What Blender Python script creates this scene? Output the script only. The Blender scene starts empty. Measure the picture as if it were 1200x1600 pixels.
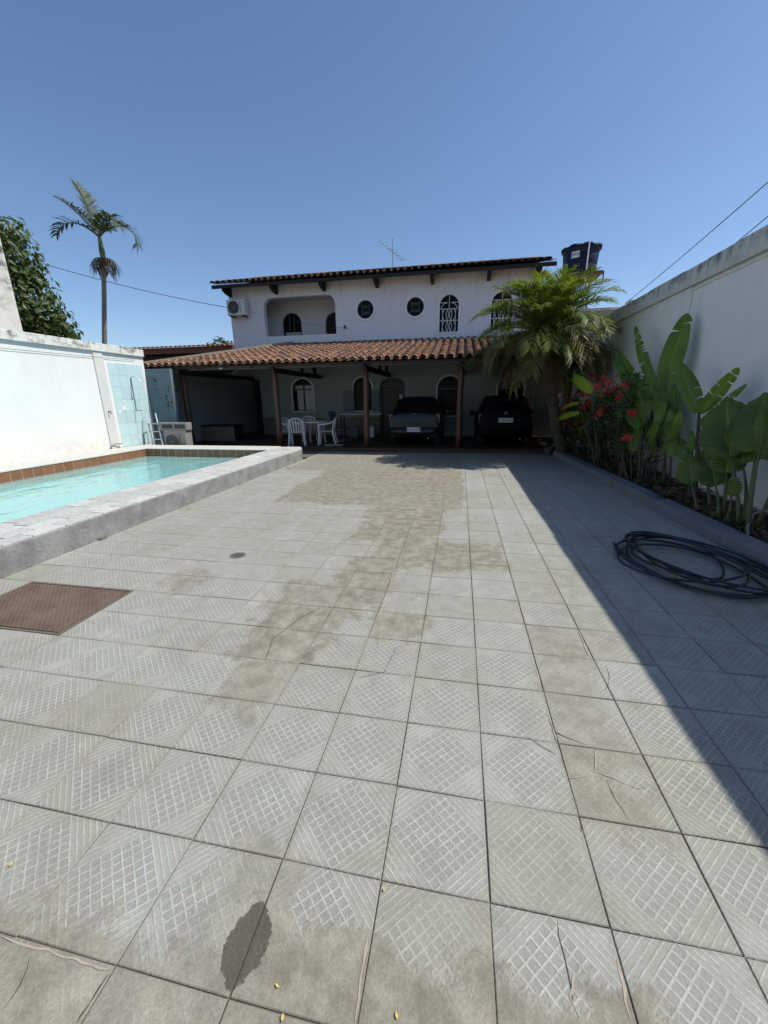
import bpy, math, random
from mathutils import Vector, Matrix
random.seed(7)
PI = math.pi
rnd = random.uniform
scene = bpy.context.scene
C = scene.collection

# ------------------------------------------------------------------ camera
FPX = 615.0
R = [[0.98259, 0.04024, -0.18136], [0.18471, -0.27553, 0.94338], [-0.01201, -0.96045, -0.27817]]
CAMH = 1.5
def _orth():
    d = Vector((120, -179, FPX)).normalized()
    l = -Vector((-3500, -135, FPX)); l = (l - d * l.dot(d)).normalized()
    u = l.cross(d)
    if u.y > 0: u = -u
    return [l, d, u]
R = _orth()
cam_d = bpy.data.cameras.new('camera'); cam = bpy.data.objects.new('camera', cam_d); C.objects.link(cam)
cam_d.sensor_fit = 'VERTICAL'; cam_d.sensor_height = 24.0; cam_d.lens = FPX / 1600.0 * 24.0
cam_d.clip_start = 0.05; cam_d.clip_end = 3000
m = Matrix.Identity(4)
for i in range(3):
    m[i][0] = R[i][0]; m[i][1] = -R[i][1]; m[i][2] = -R[i][2]
m[2][3] = CAMH
cam.matrix_world = m
scene.camera = cam
def _ray(x, y):
    c = Vector((x - 600, y - 800, FPX)); return Vector([a.dot(c) for a in R])
def gnd(x, y, z=0.0):
    r = _ray(x, y); return Vector((0, 0, CAMH)) + r * ((z - CAMH) / r.z)
def at(x, y, Y):
    r = _ray(x, y); return Vector((0, 0, CAMH)) + r * (Y / r.y)
def atx(x, y, X):
    r = _ray(x, y); return Vector((0, 0, CAMH)) + r * (X / r.x)
def proj(P):
    d = Vector(P) - Vector((0, 0, CAMH))
    q = R[0] * d.x + R[1] * d.y + R[2] * d.z
    return (q.x / q.z * FPX + 600, q.y / q.z * FPX + 800) if q.z > .05 else None

# ------------------------------------------------------------------ light
SUN = Vector((1.0, 0.12, 1.44)).normalized()
EL = math.asin(SUN.z); AZ = math.atan2(SUN.x, SUN.y)
w = bpy.data.worlds.new('World'); scene.world = w; w.use_nodes = True
nt = w.node_tree; nt.nodes.clear()
sky = nt.nodes.new('ShaderNodeTexSky'); sky.sky_type = 'NISHITA'; sky.sun_disc = False
sky.sun_elevation = EL; sky.sun_rotation = AZ
sky.altitude = 300; sky.air_density = 1.0; sky.dust_density = 0.8; sky.ozone_density = 5.0
bg = nt.nodes.new('ShaderNodeBackground'); bg.inputs['Strength'].default_value = 0.145
wo = nt.nodes.new('ShaderNodeOutputWorld')
nt.links.new(sky.outputs[0], bg.inputs[0]); nt.links.new(bg.outputs[0], wo.inputs[0])
sd = bpy.data.lights.new('sun', 'SUN'); sd.energy = 4.9; sd.angle = math.radians(0.53); sd.color = (1.0, 0.955, 0.85)
so = bpy.data.objects.new('sun', sd); C.objects.link(so); so.location = (20, 5, 30)
so.rotation_euler = SUN.to_track_quat('Z', 'Y').to_euler()
scene.view_settings.view_transform = 'Standard'; scene.view_settings.look = 'None'
scene.view_settings.exposure = 0.0; scene.view_settings.gamma = 1.0
scene.view_settings.use_curve_mapping = False
scene.render.engine = 'CYCLES'
scene.cycles.max_bounces = 6; scene.cycles.diffuse_bounces = 3; scene.cycles.transparent_max_bounces = 8
scene.cycles.use_adaptive_sampling = True; scene.cycles.adaptive_threshold = .02
scene.cycles.caustics_reflective = False; scene.cycles.caustics_refractive = False

# ------------------------------------------------------------------ node helpers
class NT:
    def __init__(s, name):
        s.m = bpy.data.materials.new(name); s.m.use_nodes = True
        s.t = s.m.node_tree; s.t.nodes.clear()
        s.out = s.t.nodes.new('ShaderNodeOutputMaterial')
    def n(s, typ, **kw):
        o = s.t.nodes.new(typ)
        for k, v in kw.items(): setattr(o, k, v)
        return o
    def set(s, sock, v):
        if v is None: return
        if hasattr(v, 'is_output') or hasattr(v, 'links'): s.t.links.new(v, sock)
        else:
            try: sock.default_value = v
            except Exception: sock.default_value = (*v, 1.0)
    def M(s, op, a, b=None, c=None, clamp=False):
        o = s.n('ShaderNodeMath', operation=op); o.use_clamp = clamp
        s.set(o.inputs[0], a); s.set(o.inputs[1], b); s.set(o.inputs[2], c)
        return o.outputs[0]
    def V(s, op, a, b=None):
        o = s.n('ShaderNodeVectorMath', operation=op)
        s.set(o.inputs[0], a); s.set(o.inputs[1], b); return o.outputs[0]
    def pos(s): return s.n('ShaderNodeNewGeometry').outputs['Position']
    def objc(s): return s.n('ShaderNodeTexCoord').outputs['Object']
    def sep(s, v):
        o = s.n('ShaderNodeSeparateXYZ'); s.set(o.inputs[0], v); return o.outputs
    def comb(s, x, y, z):
        o = s.n('ShaderNodeCombineXYZ')
        for i, v in enumerate((x, y, z)): s.set(o.inputs[i], v)
        return o.outputs[0]
    def noise(s, v, scale, detail=4, rough=.6, dist=0, col=False):
        o = s.n('ShaderNodeTexNoise'); s.set(o.inputs['Vector'], v)
        o.inputs['Scale'].default_value = scale; o.inputs['Detail'].default_value = detail
        o.inputs['Roughness'].default_value = rough; o.inputs['Distortion'].default_value = dist
        return o.outputs['Color' if col else 'Fac']
    def ramp(s, f, a, b, lo=0., hi=1.):
        o = s.n('ShaderNodeMapRange'); o.interpolation_type = 'SMOOTHSTEP'
        s.set(o.inputs[0], f); o.inputs[1].default_value = a; o.inputs[2].default_value = b
        o.inputs[3].default_value = lo; o.inputs[4].default_value = hi
        return o.outputs[0]
    def mix(s, f, a, b, blend='MIX'):
        o = s.n('ShaderNodeMix', data_type='RGBA', blend_type=blend)
        s.set(o.inputs[0], f); s.set(o.inputs[6], a); s.set(o.inputs[7], b)
        return o.outputs[2]
    def bump(s, h, strength=.3, dist=.01, normal=None):
        o = s.n('ShaderNodeBump'); o.inputs['Strength'].default_value = strength
        o.inputs['Distance'].default_value = dist; s.set(o.inputs['Height'], h)
        if normal is not None: s.set(o.inputs['Normal'], normal)
        return o.outputs[0]
    def bsdf(s, col, rough=.8, normal=None, metal=0., spec=.5, link=True, coat=0.):
        o = s.n('ShaderNodeBsdfPrincipled')
        s.set(o.inputs['Base Color'], col); s.set(o.inputs['Roughness'], rough); s.set(o.inputs['Metallic'], metal)
        s.set(o.inputs['Specular IOR Level'], spec); s.set(o.inputs['Coat Weight'], coat)
        if normal is not None: s.set(o.inputs['Normal'], normal)
        if link: s.t.links.new(o.outputs[0], s.out.inputs[0])
        return o.outputs[0]
def c4(c): return (c[0], c[1], c[2], 1.0)
def plain(name, col, rough=.7, var=.25, scale=6., bump=.15, bscale=60., metal=0., spec=.5, rand=0., coat=0., world=True, dist=.004):
    t = NT(name); p = t.pos() if world else t.objc()
    a = t.noise(p, scale, 5, .65); b = t.noise(p, bscale, 4, .7)
    f = t.M('ADD', t.M('MULTIPLY', t.M('SUBTRACT', a, .5), 2 * var), 1.0)
    f = t.M('ADD', f, t.M('MULTIPLY', t.M('SUBTRACT', b, .5), var))
    if rand:
        r = t.n('ShaderNodeObjectInfo').outputs['Random']
        f = t.M('ADD', f, t.M('MULTIPLY', t.M('SUBTRACT', r, .5), 2 * rand))
    colr = t.V('MULTIPLY', tuple(col), t.comb(f, f, f))
    t.bsdf(colr, rough, t.bump(b, bump, dist) if bump else None, metal, spec, coat=coat)
    return t.m
MAT = {}

# ------------------------------------------------------------------ mesh helpers
class MB:
    def __init__(s): s.v = []; s.f = []; s.uvs = None
    def add(s, vs, fs):
        o = len(s.v); s.v += [tuple(v) for v in vs]; s.f += [tuple(i + o for i in f) for f in fs]; return s
    def poly(s, *vs): return s.add(vs, [tuple(range(len(vs)))])
    def box(s, x0, x1, y0, y1, z0, z1):
        return s.add([(x0, y0, z0), (x1, y0, z0), (x1, y1, z0), (x0, y1, z0), (x0, y0, z1), (x1, y0, z1), (x1, y1, z1), (x0, y1, z1)],
                     [(0, 3, 2, 1), (4, 5, 6, 7), (0, 1, 5, 4), (1, 2, 6, 5), (2, 3, 7, 6), (3, 0, 4, 7)])
    def bar(s, p, q, w, h, up=(0, 0, 1), taper=1.0):
        p = Vector(p); q = Vector(q); d = (q - p).normalized(); u = Vector(up)
        if abs(d.dot(u)) > .99: u = Vector((0, 1, 0))
        x = d.cross(u).normalized(); y = x.cross(d)
        vs = []
        for c, k in ((p, 1.0), (q, taper)):
            for a, b in ((-1, -1), (1, -1), (1, 1), (-1, 1)):
                vs.append(c + x * (a * w / 2 * k) + y * (b * h / 2 * k))
        return s.add(vs, [(3, 2, 1, 0), (4, 5, 6, 7), (0, 1, 5, 4), (1, 2, 6, 5), (2, 3, 7, 6), (3, 0, 4, 7)])
    def tube(s, pts, rad, n=8, cap=True, closed=False):
        pts = [Vector(p) for p in pts]
        rad = rad if isinstance(rad, (list, tuple)) else [rad] * len(pts)
        vs = []; fs = []; L = len(pts); prev = None
        for i, p in enumerate(pts):
            if closed: d = pts[(i + 1) % L] - pts[i - 1]
            else: d = pts[min(i + 1, L - 1)] - pts[max(i - 1, 0)]
            d = d.normalized() if d.length > 1e-9 else Vector((0, 0, 1))
            if prev is None:
                u = Vector((0, 0, 1)) if abs(d.z) < .9 else Vector((1, 0, 0))
                x = d.cross(u).normalized()
            else:
                x = (prev - d * prev.dot(d)).normalized()
            prev = x; y = d.cross(x)
            for k in range(n):
                a = 2 * PI * k / n
                vs.append(p + (x * math.cos(a) + y * math.sin(a)) * rad[i])
        rings = L if closed else L - 1
        for i in range(rings):
            j = (i + 1) % L
            for k in range(n):
                k2 = (k + 1) % n
                fs.append((i * n + k, i * n + k2, j * n + k2, j * n + k))
        if cap and not closed:
            fs.append(tuple(range(n - 1, -1, -1))); fs.append(tuple((L - 1) * n + k for k in range(n)))
        return s.add(vs, fs)
    def lathe(s, prof, n=24, c=(0, 0, 0), capt=True):
        vs = []; fs = []
        for r, z in prof:
            for k in range(n):
                a = 2 * PI * k / n; vs.append((c[0] + r * math.cos(a), c[1] + r * math.sin(a), c[2] + z))
        for i in range(len(prof) - 1):
            for k in range(n):
                k2 = (k + 1) % n; fs.append((i * n + k, i * n + k2, (i + 1) * n + k2, (i + 1) * n + k))
        if capt:
            fs.append(tuple(range(n - 1, -1, -1))); fs.append(tuple((len(prof) - 1) * n + k for k in range(n)))
        return s.add(vs, fs)
    def prism(s, poly, f0, f1):
        """poly: list of 2d points; f0, f1 map a 2d point to the two end planes"""
        n = len(poly); vs = [f0(p) for p in poly] + [f1(p) for p in poly]
        fs = [tuple(range(n - 1, -1, -1)), tuple(range(n, 2 * n))]
        for i in range(n):
            j = (i + 1) % n; fs.append((i, j, n + j, n + i))
        return s.add(vs, fs)
    def mesh(s, name):
        me = bpy.data.meshes.new(name); me.from_pydata(s.v, [], s.f); me.update(); return me
    def build(s, name, mat, parent=None, smooth=False, bevel=0., label=None, kind=None, fix=True):
        me = s.mesh(name)
        if fix:
            import bmesh
            bm = bmesh.new(); bm.from_mesh(me); bmesh.ops.recalc_face_normals(bm, faces=bm.faces); bm.to_mesh(me); bm.free()
        return link(name, me, mat, parent, smooth, bevel, label, kind)
BASE = {}
def link(name, me, mat, parent=None, smooth=False, bevel=0., label=None, kind=None):
    o = bpy.data.objects.new(name, me); C.objects.link(o)
    if mat is not None and not me.materials: me.materials.append(MAT[mat] if isinstance(mat, str) else mat)
    if smooth:
        me.polygons.foreach_set('use_smooth', [True] * len(me.polygons))
    if bevel:
        b = o.modifiers.new('bevel', 'BEVEL'); b.width = bevel; b.segments = 2; b.limit_method = 'ANGLE'; b.angle_limit = .6
    if parent is not None:
        o.parent = parent
        if parent.name in BASE: o.matrix_parent_inverse = Matrix.Translation(-BASE[parent.name])
    if label: o['label'] = label
    if kind: o['kind'] = kind
    return o
def tag(o, label, cat, group=None, kind=None):
    o['label'] = label
    if cat: o['category'] = cat
    if group: o['group'] = group
    if kind: o['kind'] = kind
    return o
def thing(name, label, cat, loc=(0, 0, 0), rz=0., group=None, world=True):
    o = bpy.data.objects.new(name, None); C.objects.link(o); o.location = loc; o.rotation_euler = (0, 0, rz)
    o.empty_display_size = .2
    if world: BASE[o.name] = Vector(loc)
    return tag(o, label, cat, group)
def struct(o, label=None):
    o['kind'] = 'structure'
    if label: o['label'] = label
    return o
def copy_tree(o, parent=None):
    c = o.copy(); C.objects.link(c); c.parent = parent
    for ch in o.children: copy_tree(ch, c)
    return c
def text_mesh(txt, size, name='lettering'):
    cu = bpy.data.curves.new(name, 'FONT'); cu.body = txt; cu.size = size; cu.align_x = 'CENTER'; cu.align_y = 'CENTER'; cu.extrude = .0008
    cu.resolution_u = 3
    o = bpy.data.objects.new(name, cu); C.objects.link(o)
    dg = bpy.context.evaluated_depsgraph_get(); dg.update()
    me = bpy.data.meshes.new_from_object(o.evaluated_get(dg)); me.materials.clear()
    bpy.data.objects.remove(o); bpy.data.curves.remove(cu); me.name = name
    return me

# ------------------------------------------------------------------ materials
def paving_mat():
    t = NT('patterned_paving'); uv = t.n('ShaderNodeUVMap').outputs[0]; P = t.pos()
    u, v, _ = t.sep(uv); x, y, z = t.sep(P)
    a = t.M('SUBTRACT', t.M('MULTIPLY', u, 2.), 1.); b = t.M('SUBTRACT', t.M('MULTIPLY', v, 2.), 1.)
    s = t.M('ADD', t.M('ABSOLUTE', a), t.M('ABSOLUTE', b))
    p = t.M('ADD', a, b); q = t.M('SUBTRACT', a, b)
    wob = t.M('MULTIPLY', t.M('SUBTRACT', t.noise(P, 25, 2), .5), .03)
    def line(val, k, wd):
        fr = t.M('FRACT', t.M('ADD', t.M('MULTIPLY', t.M('ADD', val, wob), k), .5))
        d = t.M('ABSOLUTE', t.M('SUBTRACT', fr, .5))
        return t.ramp(d, wd, wd + .08, 1., 0.)
    g = t.M('MAXIMUM', line(p, 4., .055), line(q, 4., .055))
    st = line(t.M('SUBTRACT', s, 1.0), 6.0, .09)
    inner = t.M('LESS_THAN', s, 1.0)
    L = t.M('ADD', t.M('MULTIPLY', g, inner), t.M('MULTIPLY', st, t.M('SUBTRACT', 1., inner)))
    # patches where the relief is worn off and brown cement covers it
    wn = t.noise(P, 2.2, 6, .7, col=True); wn2 = t.noise(P, 14., 4, .7, col=True)
    wx, wy, _ = t.sep(wn); ux, uy, _ = t.sep(wn2)
    X = t.M('ADD', t.M('ADD', x, t.M('MULTIPLY', t.M('SUBTRACT', wx, .5), .75)), t.M('MULTIPLY', t.M('SUBTRACT', ux, .5), .16))
    Y = t.M('ADD', t.M('ADD', y, t.M('MULTIPLY', t.M('SUBTRACT', wy, .5), .75)), t.M('MULTIPLY', t.M('SUBTRACT', uy, .5), .16))
    patches = [(-2.8, .12, 5.4, 8.3, 1.), (-1.15, -.15, 3.9, 5.4, 1.), (-.8, .5, 3.3, 4.05, .95), (-1.0, -.5, 2.55, 3.5, .95),
               (-1.4, -.6, 2.4, 2.9, .8), (-1.35, -.8, 1.85, 2.5, 1.), (-.53, -.19, 2.17, 2.53, .95), (.5, .82, 1.22, 2.5, .55),
               (-.62, .5, .2, .74, .95), (-3.8, .1, 8.2, 11.3, .75), (-2.45, -2.1, 2.6, 2.95, .7), (-1.22, -.9, 1.5, 1.85, .7), (-2.6, -.5, -.5, .58, .75),
               (.7, 1.3, 2.3, 3.6, .3), (-.75, -.45, .45, 1.0, .5)]
    tot = None
    for (x0, x1, y0, y1, k) in patches:
        dx = t.M('SUBTRACT', t.M('ABSOLUTE', t.M('SUBTRACT', X, (x0 + x1) / 2)), (x1 - x0) / 2)
        dy = t.M('SUBTRACT', t.M('ABSOLUTE', t.M('SUBTRACT', Y, (y0 + y1) / 2)), (y1 - y0) / 2)
        mk = t.ramp(t.M('MAXIMUM', dx, dy), -.05, .03, k, 0.)
        tot = mk if tot is None else t.M('MAXIMUM', tot, mk)
    big = t.noise(P, 1.1, 5, .65); fine = t.noise(P, 110., 4, .85); mid = t.noise(P, 9., 5, .7)
    rand = t.n('ShaderNodeAttribute', attribute_name='tint').outputs['Fac']
    worn = t.M('MAXIMUM', tot, t.ramp(t.M('ADD', big, t.M('MULTIPLY', t.M('SUBTRACT', rand, .5), .36)), .56, .76, 0., .8))
    vis = t.M('SUBTRACT', 1., t.M('MULTIPLY', worn, .93))
    vis = t.M('MULTIPLY', vis, t.ramp(mid, .3, .6, .45, 1.))
    Lv = t.M('MULTIPLY', t.M('MULTIPLY', L, vis), t.ramp(t.noise(P, 45., 4, .8), .3, .55, .35, 1.))
    base = t.mix(t.ramp(big, .35, .7), c4((.300, .298, .258)), c4((.350, .355, .328)))
    base = t.mix(t.M('MULTIPLY', t.ramp(rand, .3, 1.), .55), base, c4((.275, .262, .208)))
    base = t.mix(t.ramp(t.noise(P, .75, 6, .7, .6), .47, .68, 0., .6), base, c4((.262, .244, .190)))
    base = t.mix(t.ramp(t.noise(P, 3.3, 7, .75, .4), .5, .72, 0., .6), base, c4((.200, .184, .143)))
    sq = t.M('MULTIPLY', t.M('MULTIPLY', t.M('SUBTRACT', 1., L), inner), vis)
    base = t.mix(t.M('MULTIPLY', sq, .55), base, c4((.235, .240, .226)))
    base = t.mix(t.M('MULTIPLY', Lv, .66), base, c4((.475, .478, .435)))
    cem = t.mix(t.ramp(mid, .3, .7), c4((.182, .163, .122)), c4((.300, .277, .220)))
    cem = t.mix(t.ramp(t.noise(P, 1.7, 7, .78, .5), .5, .68, 0., .55), cem, c4((.355, .328, .262)))
    cem = t.mix(t.ramp(t.noise(P, 4.1, 7, .8, .3), .56, .7, 0., .55), cem, c4((.125, .112, .090)))
    base = t.mix(t.M('MULTIPLY', tot, .9), base, cem)
    # dirt along the edges of each piece, broken up
    e = t.M('MAXIMUM', t.M('ABSOLUTE', a), t.M('ABSOLUTE', b))
    ed = t.M('MULTIPLY', t.ramp(e, .86, 1.0), t.ramp(mid, .35, .65))
    base = t.mix(t.M('MULTIPLY', ed, .35), base, c4((.17, .15, .12)))
    sx_ = t.M('ADD', t.M('ADD', x, .541), t.M('MULTIPLY', t.M('SUBTRACT', ux, .5), .075)); sy_ = t.M('ADD', t.M('SUBTRACT', y, .652), t.M('MULTIPLY', t.M('SUBTRACT', uy, .5), .075))
    sx_ = t.M('ADD', sx_, t.M('MULTIPLY', t.M('SUBTRACT', t.noise(P, 60., 3, .7), .5), .012))
    def circ_(cx): return t.M('SQRT', t.M('ADD', t.M('POWER', t.M('ABSOLUTE', t.M('SUBTRACT', sx_, cx)), 2.), t.M('POWER', t.M('ABSOLUTE', sy_), 2.)))
    lf_ = t.ramp(t.M('MAXIMUM', circ_(.052), circ_(-.052)), .108, .114, 1., 0.)
    base = t.mix(t.M('MULTIPLY', lf_, .92), base, c4((.080, .070, .055)))
    grain = t.M('ADD', .40, t.M('MULTIPLY', fine, 1.1))
    grain = t.M('MULTIPLY', grain, t.M('ADD', .74, t.M('MULTIPLY', mid, .52)))
    col = t.V('MULTIPLY', base, t.comb(grain, grain, grain))
    h = t.M('ADD', t.M('MULTIPLY', Lv, .5), t.M('MULTIPLY', fine, .5))
    h = t.M('ADD', h, t.M('MULTIPLY', mid, t.M('MULTIPLY', tot, 2.2)))
    t.bsdf(col, t.ramp(fine, .3, .7, .55, .85), t.bump(h, .65, .005), spec=.4)
    return t.m
MAT['paving'] = paving_mat()
def wall_paint(name, col, dirt=(.18, .16, .13), ztop=None, zlen=.5, amt=.5, basey=None, mold=.0):
    t = NT(name); P = t.pos(); x, y, z = t.sep(P)
    big = t.noise(P, .9, 5, .65); mid = t.noise(P, 7, 5, .7); fine = t.noise(P, 70, 4, .7)
    st = t.noise(t.comb(t.M('MULTIPLY', x, 9.), t.M('MULTIPLY', y, 9.), t.M('MULTIPLY', z, .7)), 1., 5, .7)
    b = t.mix(t.ramp(big, .3, .75), c4(tuple(k * .92 for k in col)), c4(col))
    if ztop is not None:
        fall = t.ramp(z, ztop - zlen, ztop, 0., 1.)
        f = t.M('MULTIPLY', fall, t.ramp(st, .45, .75)); b = t.mix(t.M('MULTIPLY', f, amt), b, c4(dirt))
        if mold:
            f2 = t.M('MULTIPLY', t.ramp(t.noise(t.comb(x, t.M('MULTIPLY', y, 1.), t.M('MULTIPLY', z, 2.)), 2.6, 8, .75), .49, .60), t.ramp(z, ztop - zlen * .9, ztop - zlen * .1, .15, 1.))
            b = t.mix(t.M('MULTIPLY', f2, mold), b, c4((.045, .042, .038)))
    if basey is not None:
        f = t.M('MULTIPLY', t.ramp(z, basey, basey + .55, 1., 0.), t.ramp(mid, .25, .7)); b = t.mix(t.M('MULTIPLY', f, .45), b, c4((.52, .45, .33)))
    b = t.mix(t.M('MULTIPLY', t.ramp(mid, .62, .72), .18), b, c4(tuple(k * .75 for k in col)))
    h = t.M('ADD', mid, t.M('MULTIPLY', fine, .5))
    t.bsdf(b, .85, t.bump(h, .25, .008), spec=.3)
    return t.m
MAT['wall_left'] = wall_paint('pale_blue_white_paint', (.76, .775, .76), ztop=2.7, zlen=1.4, amt=.12, basey=.28)
MAT['coping_left'] = wall_paint('weathered_white_coping', (.70, .70, .66), ztop=2.95, zlen=.32, amt=.8, mold=.85)
MAT['wall_right'] = wall_paint('white_paint', (.76, .77, .74), ztop=3.05, zlen=1.2, amt=.15, basey=.1)
MAT['coping_right'] = wall_paint('weathered_grey_coping', (.58, .58, .55), dirt=(.06, .056, .05), ztop=3.42, zlen=.34, amt=.95, mold=.5)
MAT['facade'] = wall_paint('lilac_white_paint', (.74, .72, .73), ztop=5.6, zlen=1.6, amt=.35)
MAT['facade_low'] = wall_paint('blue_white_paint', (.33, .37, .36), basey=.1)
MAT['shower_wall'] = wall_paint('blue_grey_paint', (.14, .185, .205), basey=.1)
MAT['old_wall'] = wall_paint('peeling_white_plaster', (.62, .60, .56), ztop=5.2, zlen=2.4, amt=.9, mold=.95)
MAT['trim'] = plain('white_trim', (.74, .74, .74), .7, .08)
MAT['grey_strip'] = plain('bare_grey_render', (.60, .60, .58), .9, .15, 4, .2)
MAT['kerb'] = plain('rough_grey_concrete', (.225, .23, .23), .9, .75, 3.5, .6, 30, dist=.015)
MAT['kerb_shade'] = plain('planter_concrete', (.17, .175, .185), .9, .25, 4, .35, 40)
MAT['bed'] = plain('dirt_joint', (.13, .115, .09), .95, .35, 10, .4, 120)
MAT['slab'] = plain('pale_coping_concrete', (.52, .51, .48), .85, .25, 5, .3, 60)
MAT['coping_stone'] = plain('pale_split_stone', (.46, .46, .445), .85, .45, 22, .7, 60, rand=.14, dist=.008)
MAT['brown_tile'] = plain('brown_glazed_tile', (.225, .10, .052), .45, .25, 12, .1, 80, rand=.12)
MAT['grout'] = plain('cream_grout', (.50, .44, .35), .9, .15)
MAT['basin'] = plain('turquoise_pool_paint', (.30, .74, .75), .6, .08, 2, 0)
MAT['shower_tile'] = plain('shaded_blue_wall_tile', (.075, .125, .145), .5, .15, 5, .05, 40, rand=.05)  # the blue wall tile again, with the shade of the corner put into its colour
MAT['blue_tile'] = plain('light_blue_wall_tile', (.48, .64, .67), .45, .08, 5, .05, 40, rand=.05)
MAT['soil'] = plain('dark_soil', (.045, .032, .022), .95, .5, 9, .8, 60, dist=.03)
MAT['ground'] = plain('dry_earth', (.22, .17, .12), .95, .3, .4, .3, 8)
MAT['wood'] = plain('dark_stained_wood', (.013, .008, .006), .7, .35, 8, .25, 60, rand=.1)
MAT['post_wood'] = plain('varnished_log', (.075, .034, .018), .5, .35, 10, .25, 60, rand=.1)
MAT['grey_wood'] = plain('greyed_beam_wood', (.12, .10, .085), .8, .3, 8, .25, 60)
MAT['red_floor'] = plain('dark_red_floor_tile', (.055, .020, .014), .6, .3, 5, .15, 50)
MAT['glass'] = plain('dark_window_glass', (.010, .012, .014), .12, .1, 2, 0, spec=.06)
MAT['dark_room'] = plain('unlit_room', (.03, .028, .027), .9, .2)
MAT['curtain'] = plain('white_curtain', (.62, .62, .60), .9, .1, 20)
MAT['shutter'] = plain('blue_grey_shutter', (.10, .13, .15), .5, .15)
MAT['door'] = plain('dark_door', (.028, .018, .014), .5, .3)
MAT['white_plastic'] = plain('white_plastic', (.62, .63, .64), .4, .06, 8, 0)
MAT['off_white_metal'] = plain('off_white_sheet_metal', (.60, .58, .53), .45, .12, 8, .03)
MAT['black_plastic'] = plain('black_plastic', (.015, .015, .016), .5, .2)
MAT['aluminium'] = plain('dull_aluminium', (.52, .53, .54), .4, .1, 10, 0, metal=.7)
MAT['steel'] = plain('galvanised_steel', (.30, .31, .32), .5, .15, 10, 0, metal=.5)
MAT['pipe'] = plain('dull_pipe', (.17, .17, .14), .5, .1)
MAT['tank'] = plain('blue_polyethylene', (.005, .015, .042), .55, .12, 3, .02, spec=.2)
MAT['tank_lid'] = plain('dark_blue_lid', (.005, .012, .03), .6, .15, 3, .02, spec=.15)
MAT['hose'] = plain('black_blue_hose', (.010, .014, .028), .38, .3, 14, .03)
MAT['cable'] = plain('black_cable', (.03, .03, .035), .6, .1)
MAT['car_a'] = plain('dark_green_grey_car_paint', (.014, .021, .021), .28, .1, 2, 0, metal=.25, spec=.4)
MAT['car_b'] = plain('black_car_paint', (.003, .0035, .004), .45, .1, 2, 0, spec=.08)
MAT['red_lens'] = plain('red_lens', (.18, .008, .006), .2, .1, 2, 0, spec=.7)
MAT['clear_lens'] = plain('clear_lens', (.5, .5, .48), .15, .1, 2, 0, spec=.7)
MAT['tyre'] = plain('tyre_rubber', (.012, .012, .012), .85, .2)
MAT['rim'] = plain('alloy_rim', (.35, .35, .36), .35, .1, 3, 0, metal=.8)
MAT['plate'] = plain('number_plate_grey', (.62, .63, .64), .5, .04, 5, 0)
MAT['plate_ink'] = plain('plate_ink', (.015, .015, .015), .6, .05, 5, 0)
MAT['green_mat'] = plain('green_grey_mat', (.20, .28, .25), .9, .15)
MAT['bark'] = plain('palm_bark', (.075, .058, .045), .9, .4, 14, .7, 40, dist=.02)
MAT['pale_bark'] = plain('pale_palm_bark', (.23, .20, .18), .9, .3, 14, .5, 40, dist=.02)
MAT['stem'] = plain('brown_stem', (.085, .06, .04), .8, .3, 14, .3, 40)
MAT['terracotta_pot'] = plain('dark_pot', (.06, .055, .05), .5, .1)
MAT['filler'] = plain('tan_joint_mortar', (.36, .315, .245), .9, .3, 20, .3, 90)
MAT['crack'] = plain('dark_crack', (.045, .038, .03), .95, .2, 20, 0)
MAT['straw'] = plain('yellow_dry_leaf', (.55, .42, .14), .8, .2)
MAT['litter'] = plain('brown_leaf_litter', (.13, .075, .04), .9, .5, 20, 0, rand=.2)
def stain_mat():
    t = NT('damp_cement'); P = t.pos(); f = t.noise(P, 90, 3, .75); g = t.noise(P, 12, 4)
    b = t.mix(g, c4((.090, .078, .062)), c4((.125, .110, .090)))
    k = t.M('ADD', .7, t.M('MULTIPLY', f, .6))
    t.bsdf(t.V('MULTIPLY', b, t.comb(k, k, k)), .6, t.bump(f, .4, .003), spec=.4); return t.m
MAT['stain'] = stain_mat()
def rust():
    t = NT('rusty_tread_plate'); P = t.pos(); x, y, z = t.sep(P)
    n1 = t.noise(P, 5, 6, .7); n2 = t.noise(P, 60, 4, .75)
    c = t.mix(t.ramp(n1, .3, .7), c4((.105, .068, .050)), c4((.175, .122, .092)))
    c = t.mix(t.ramp(n2, .45, .7, 0, .6), c, c4((.075, .045, .035)))
    ch = t.n('ShaderNodeTexVoronoi'); ch.inputs['Scale'].default_value = 1.0
    vec = t.comb(t.M('MULTIPLY', t.M('ADD', x, y), 26.), t.M('MULTIPLY', t.M('SUBTRACT', x, y), 44.), 0.)
    t.set(ch.inputs['Vector'], vec); ch.inputs['Randomness'].default_value = .12
    h = t.M('ADD', t.ramp(ch.outputs['Distance'], .15, .42, 1., 0.), t.M('MULTIPLY', n2, .5))
    c = t.mix(t.ramp(ch.outputs['Distance'], .1, .4, .35, 0.), c, c4((.24, .17, .13)))
    t.bsdf(c, .75, t.bump(h, .6, .006), .15, .4); return t.m
MAT['rust'] = rust()
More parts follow.
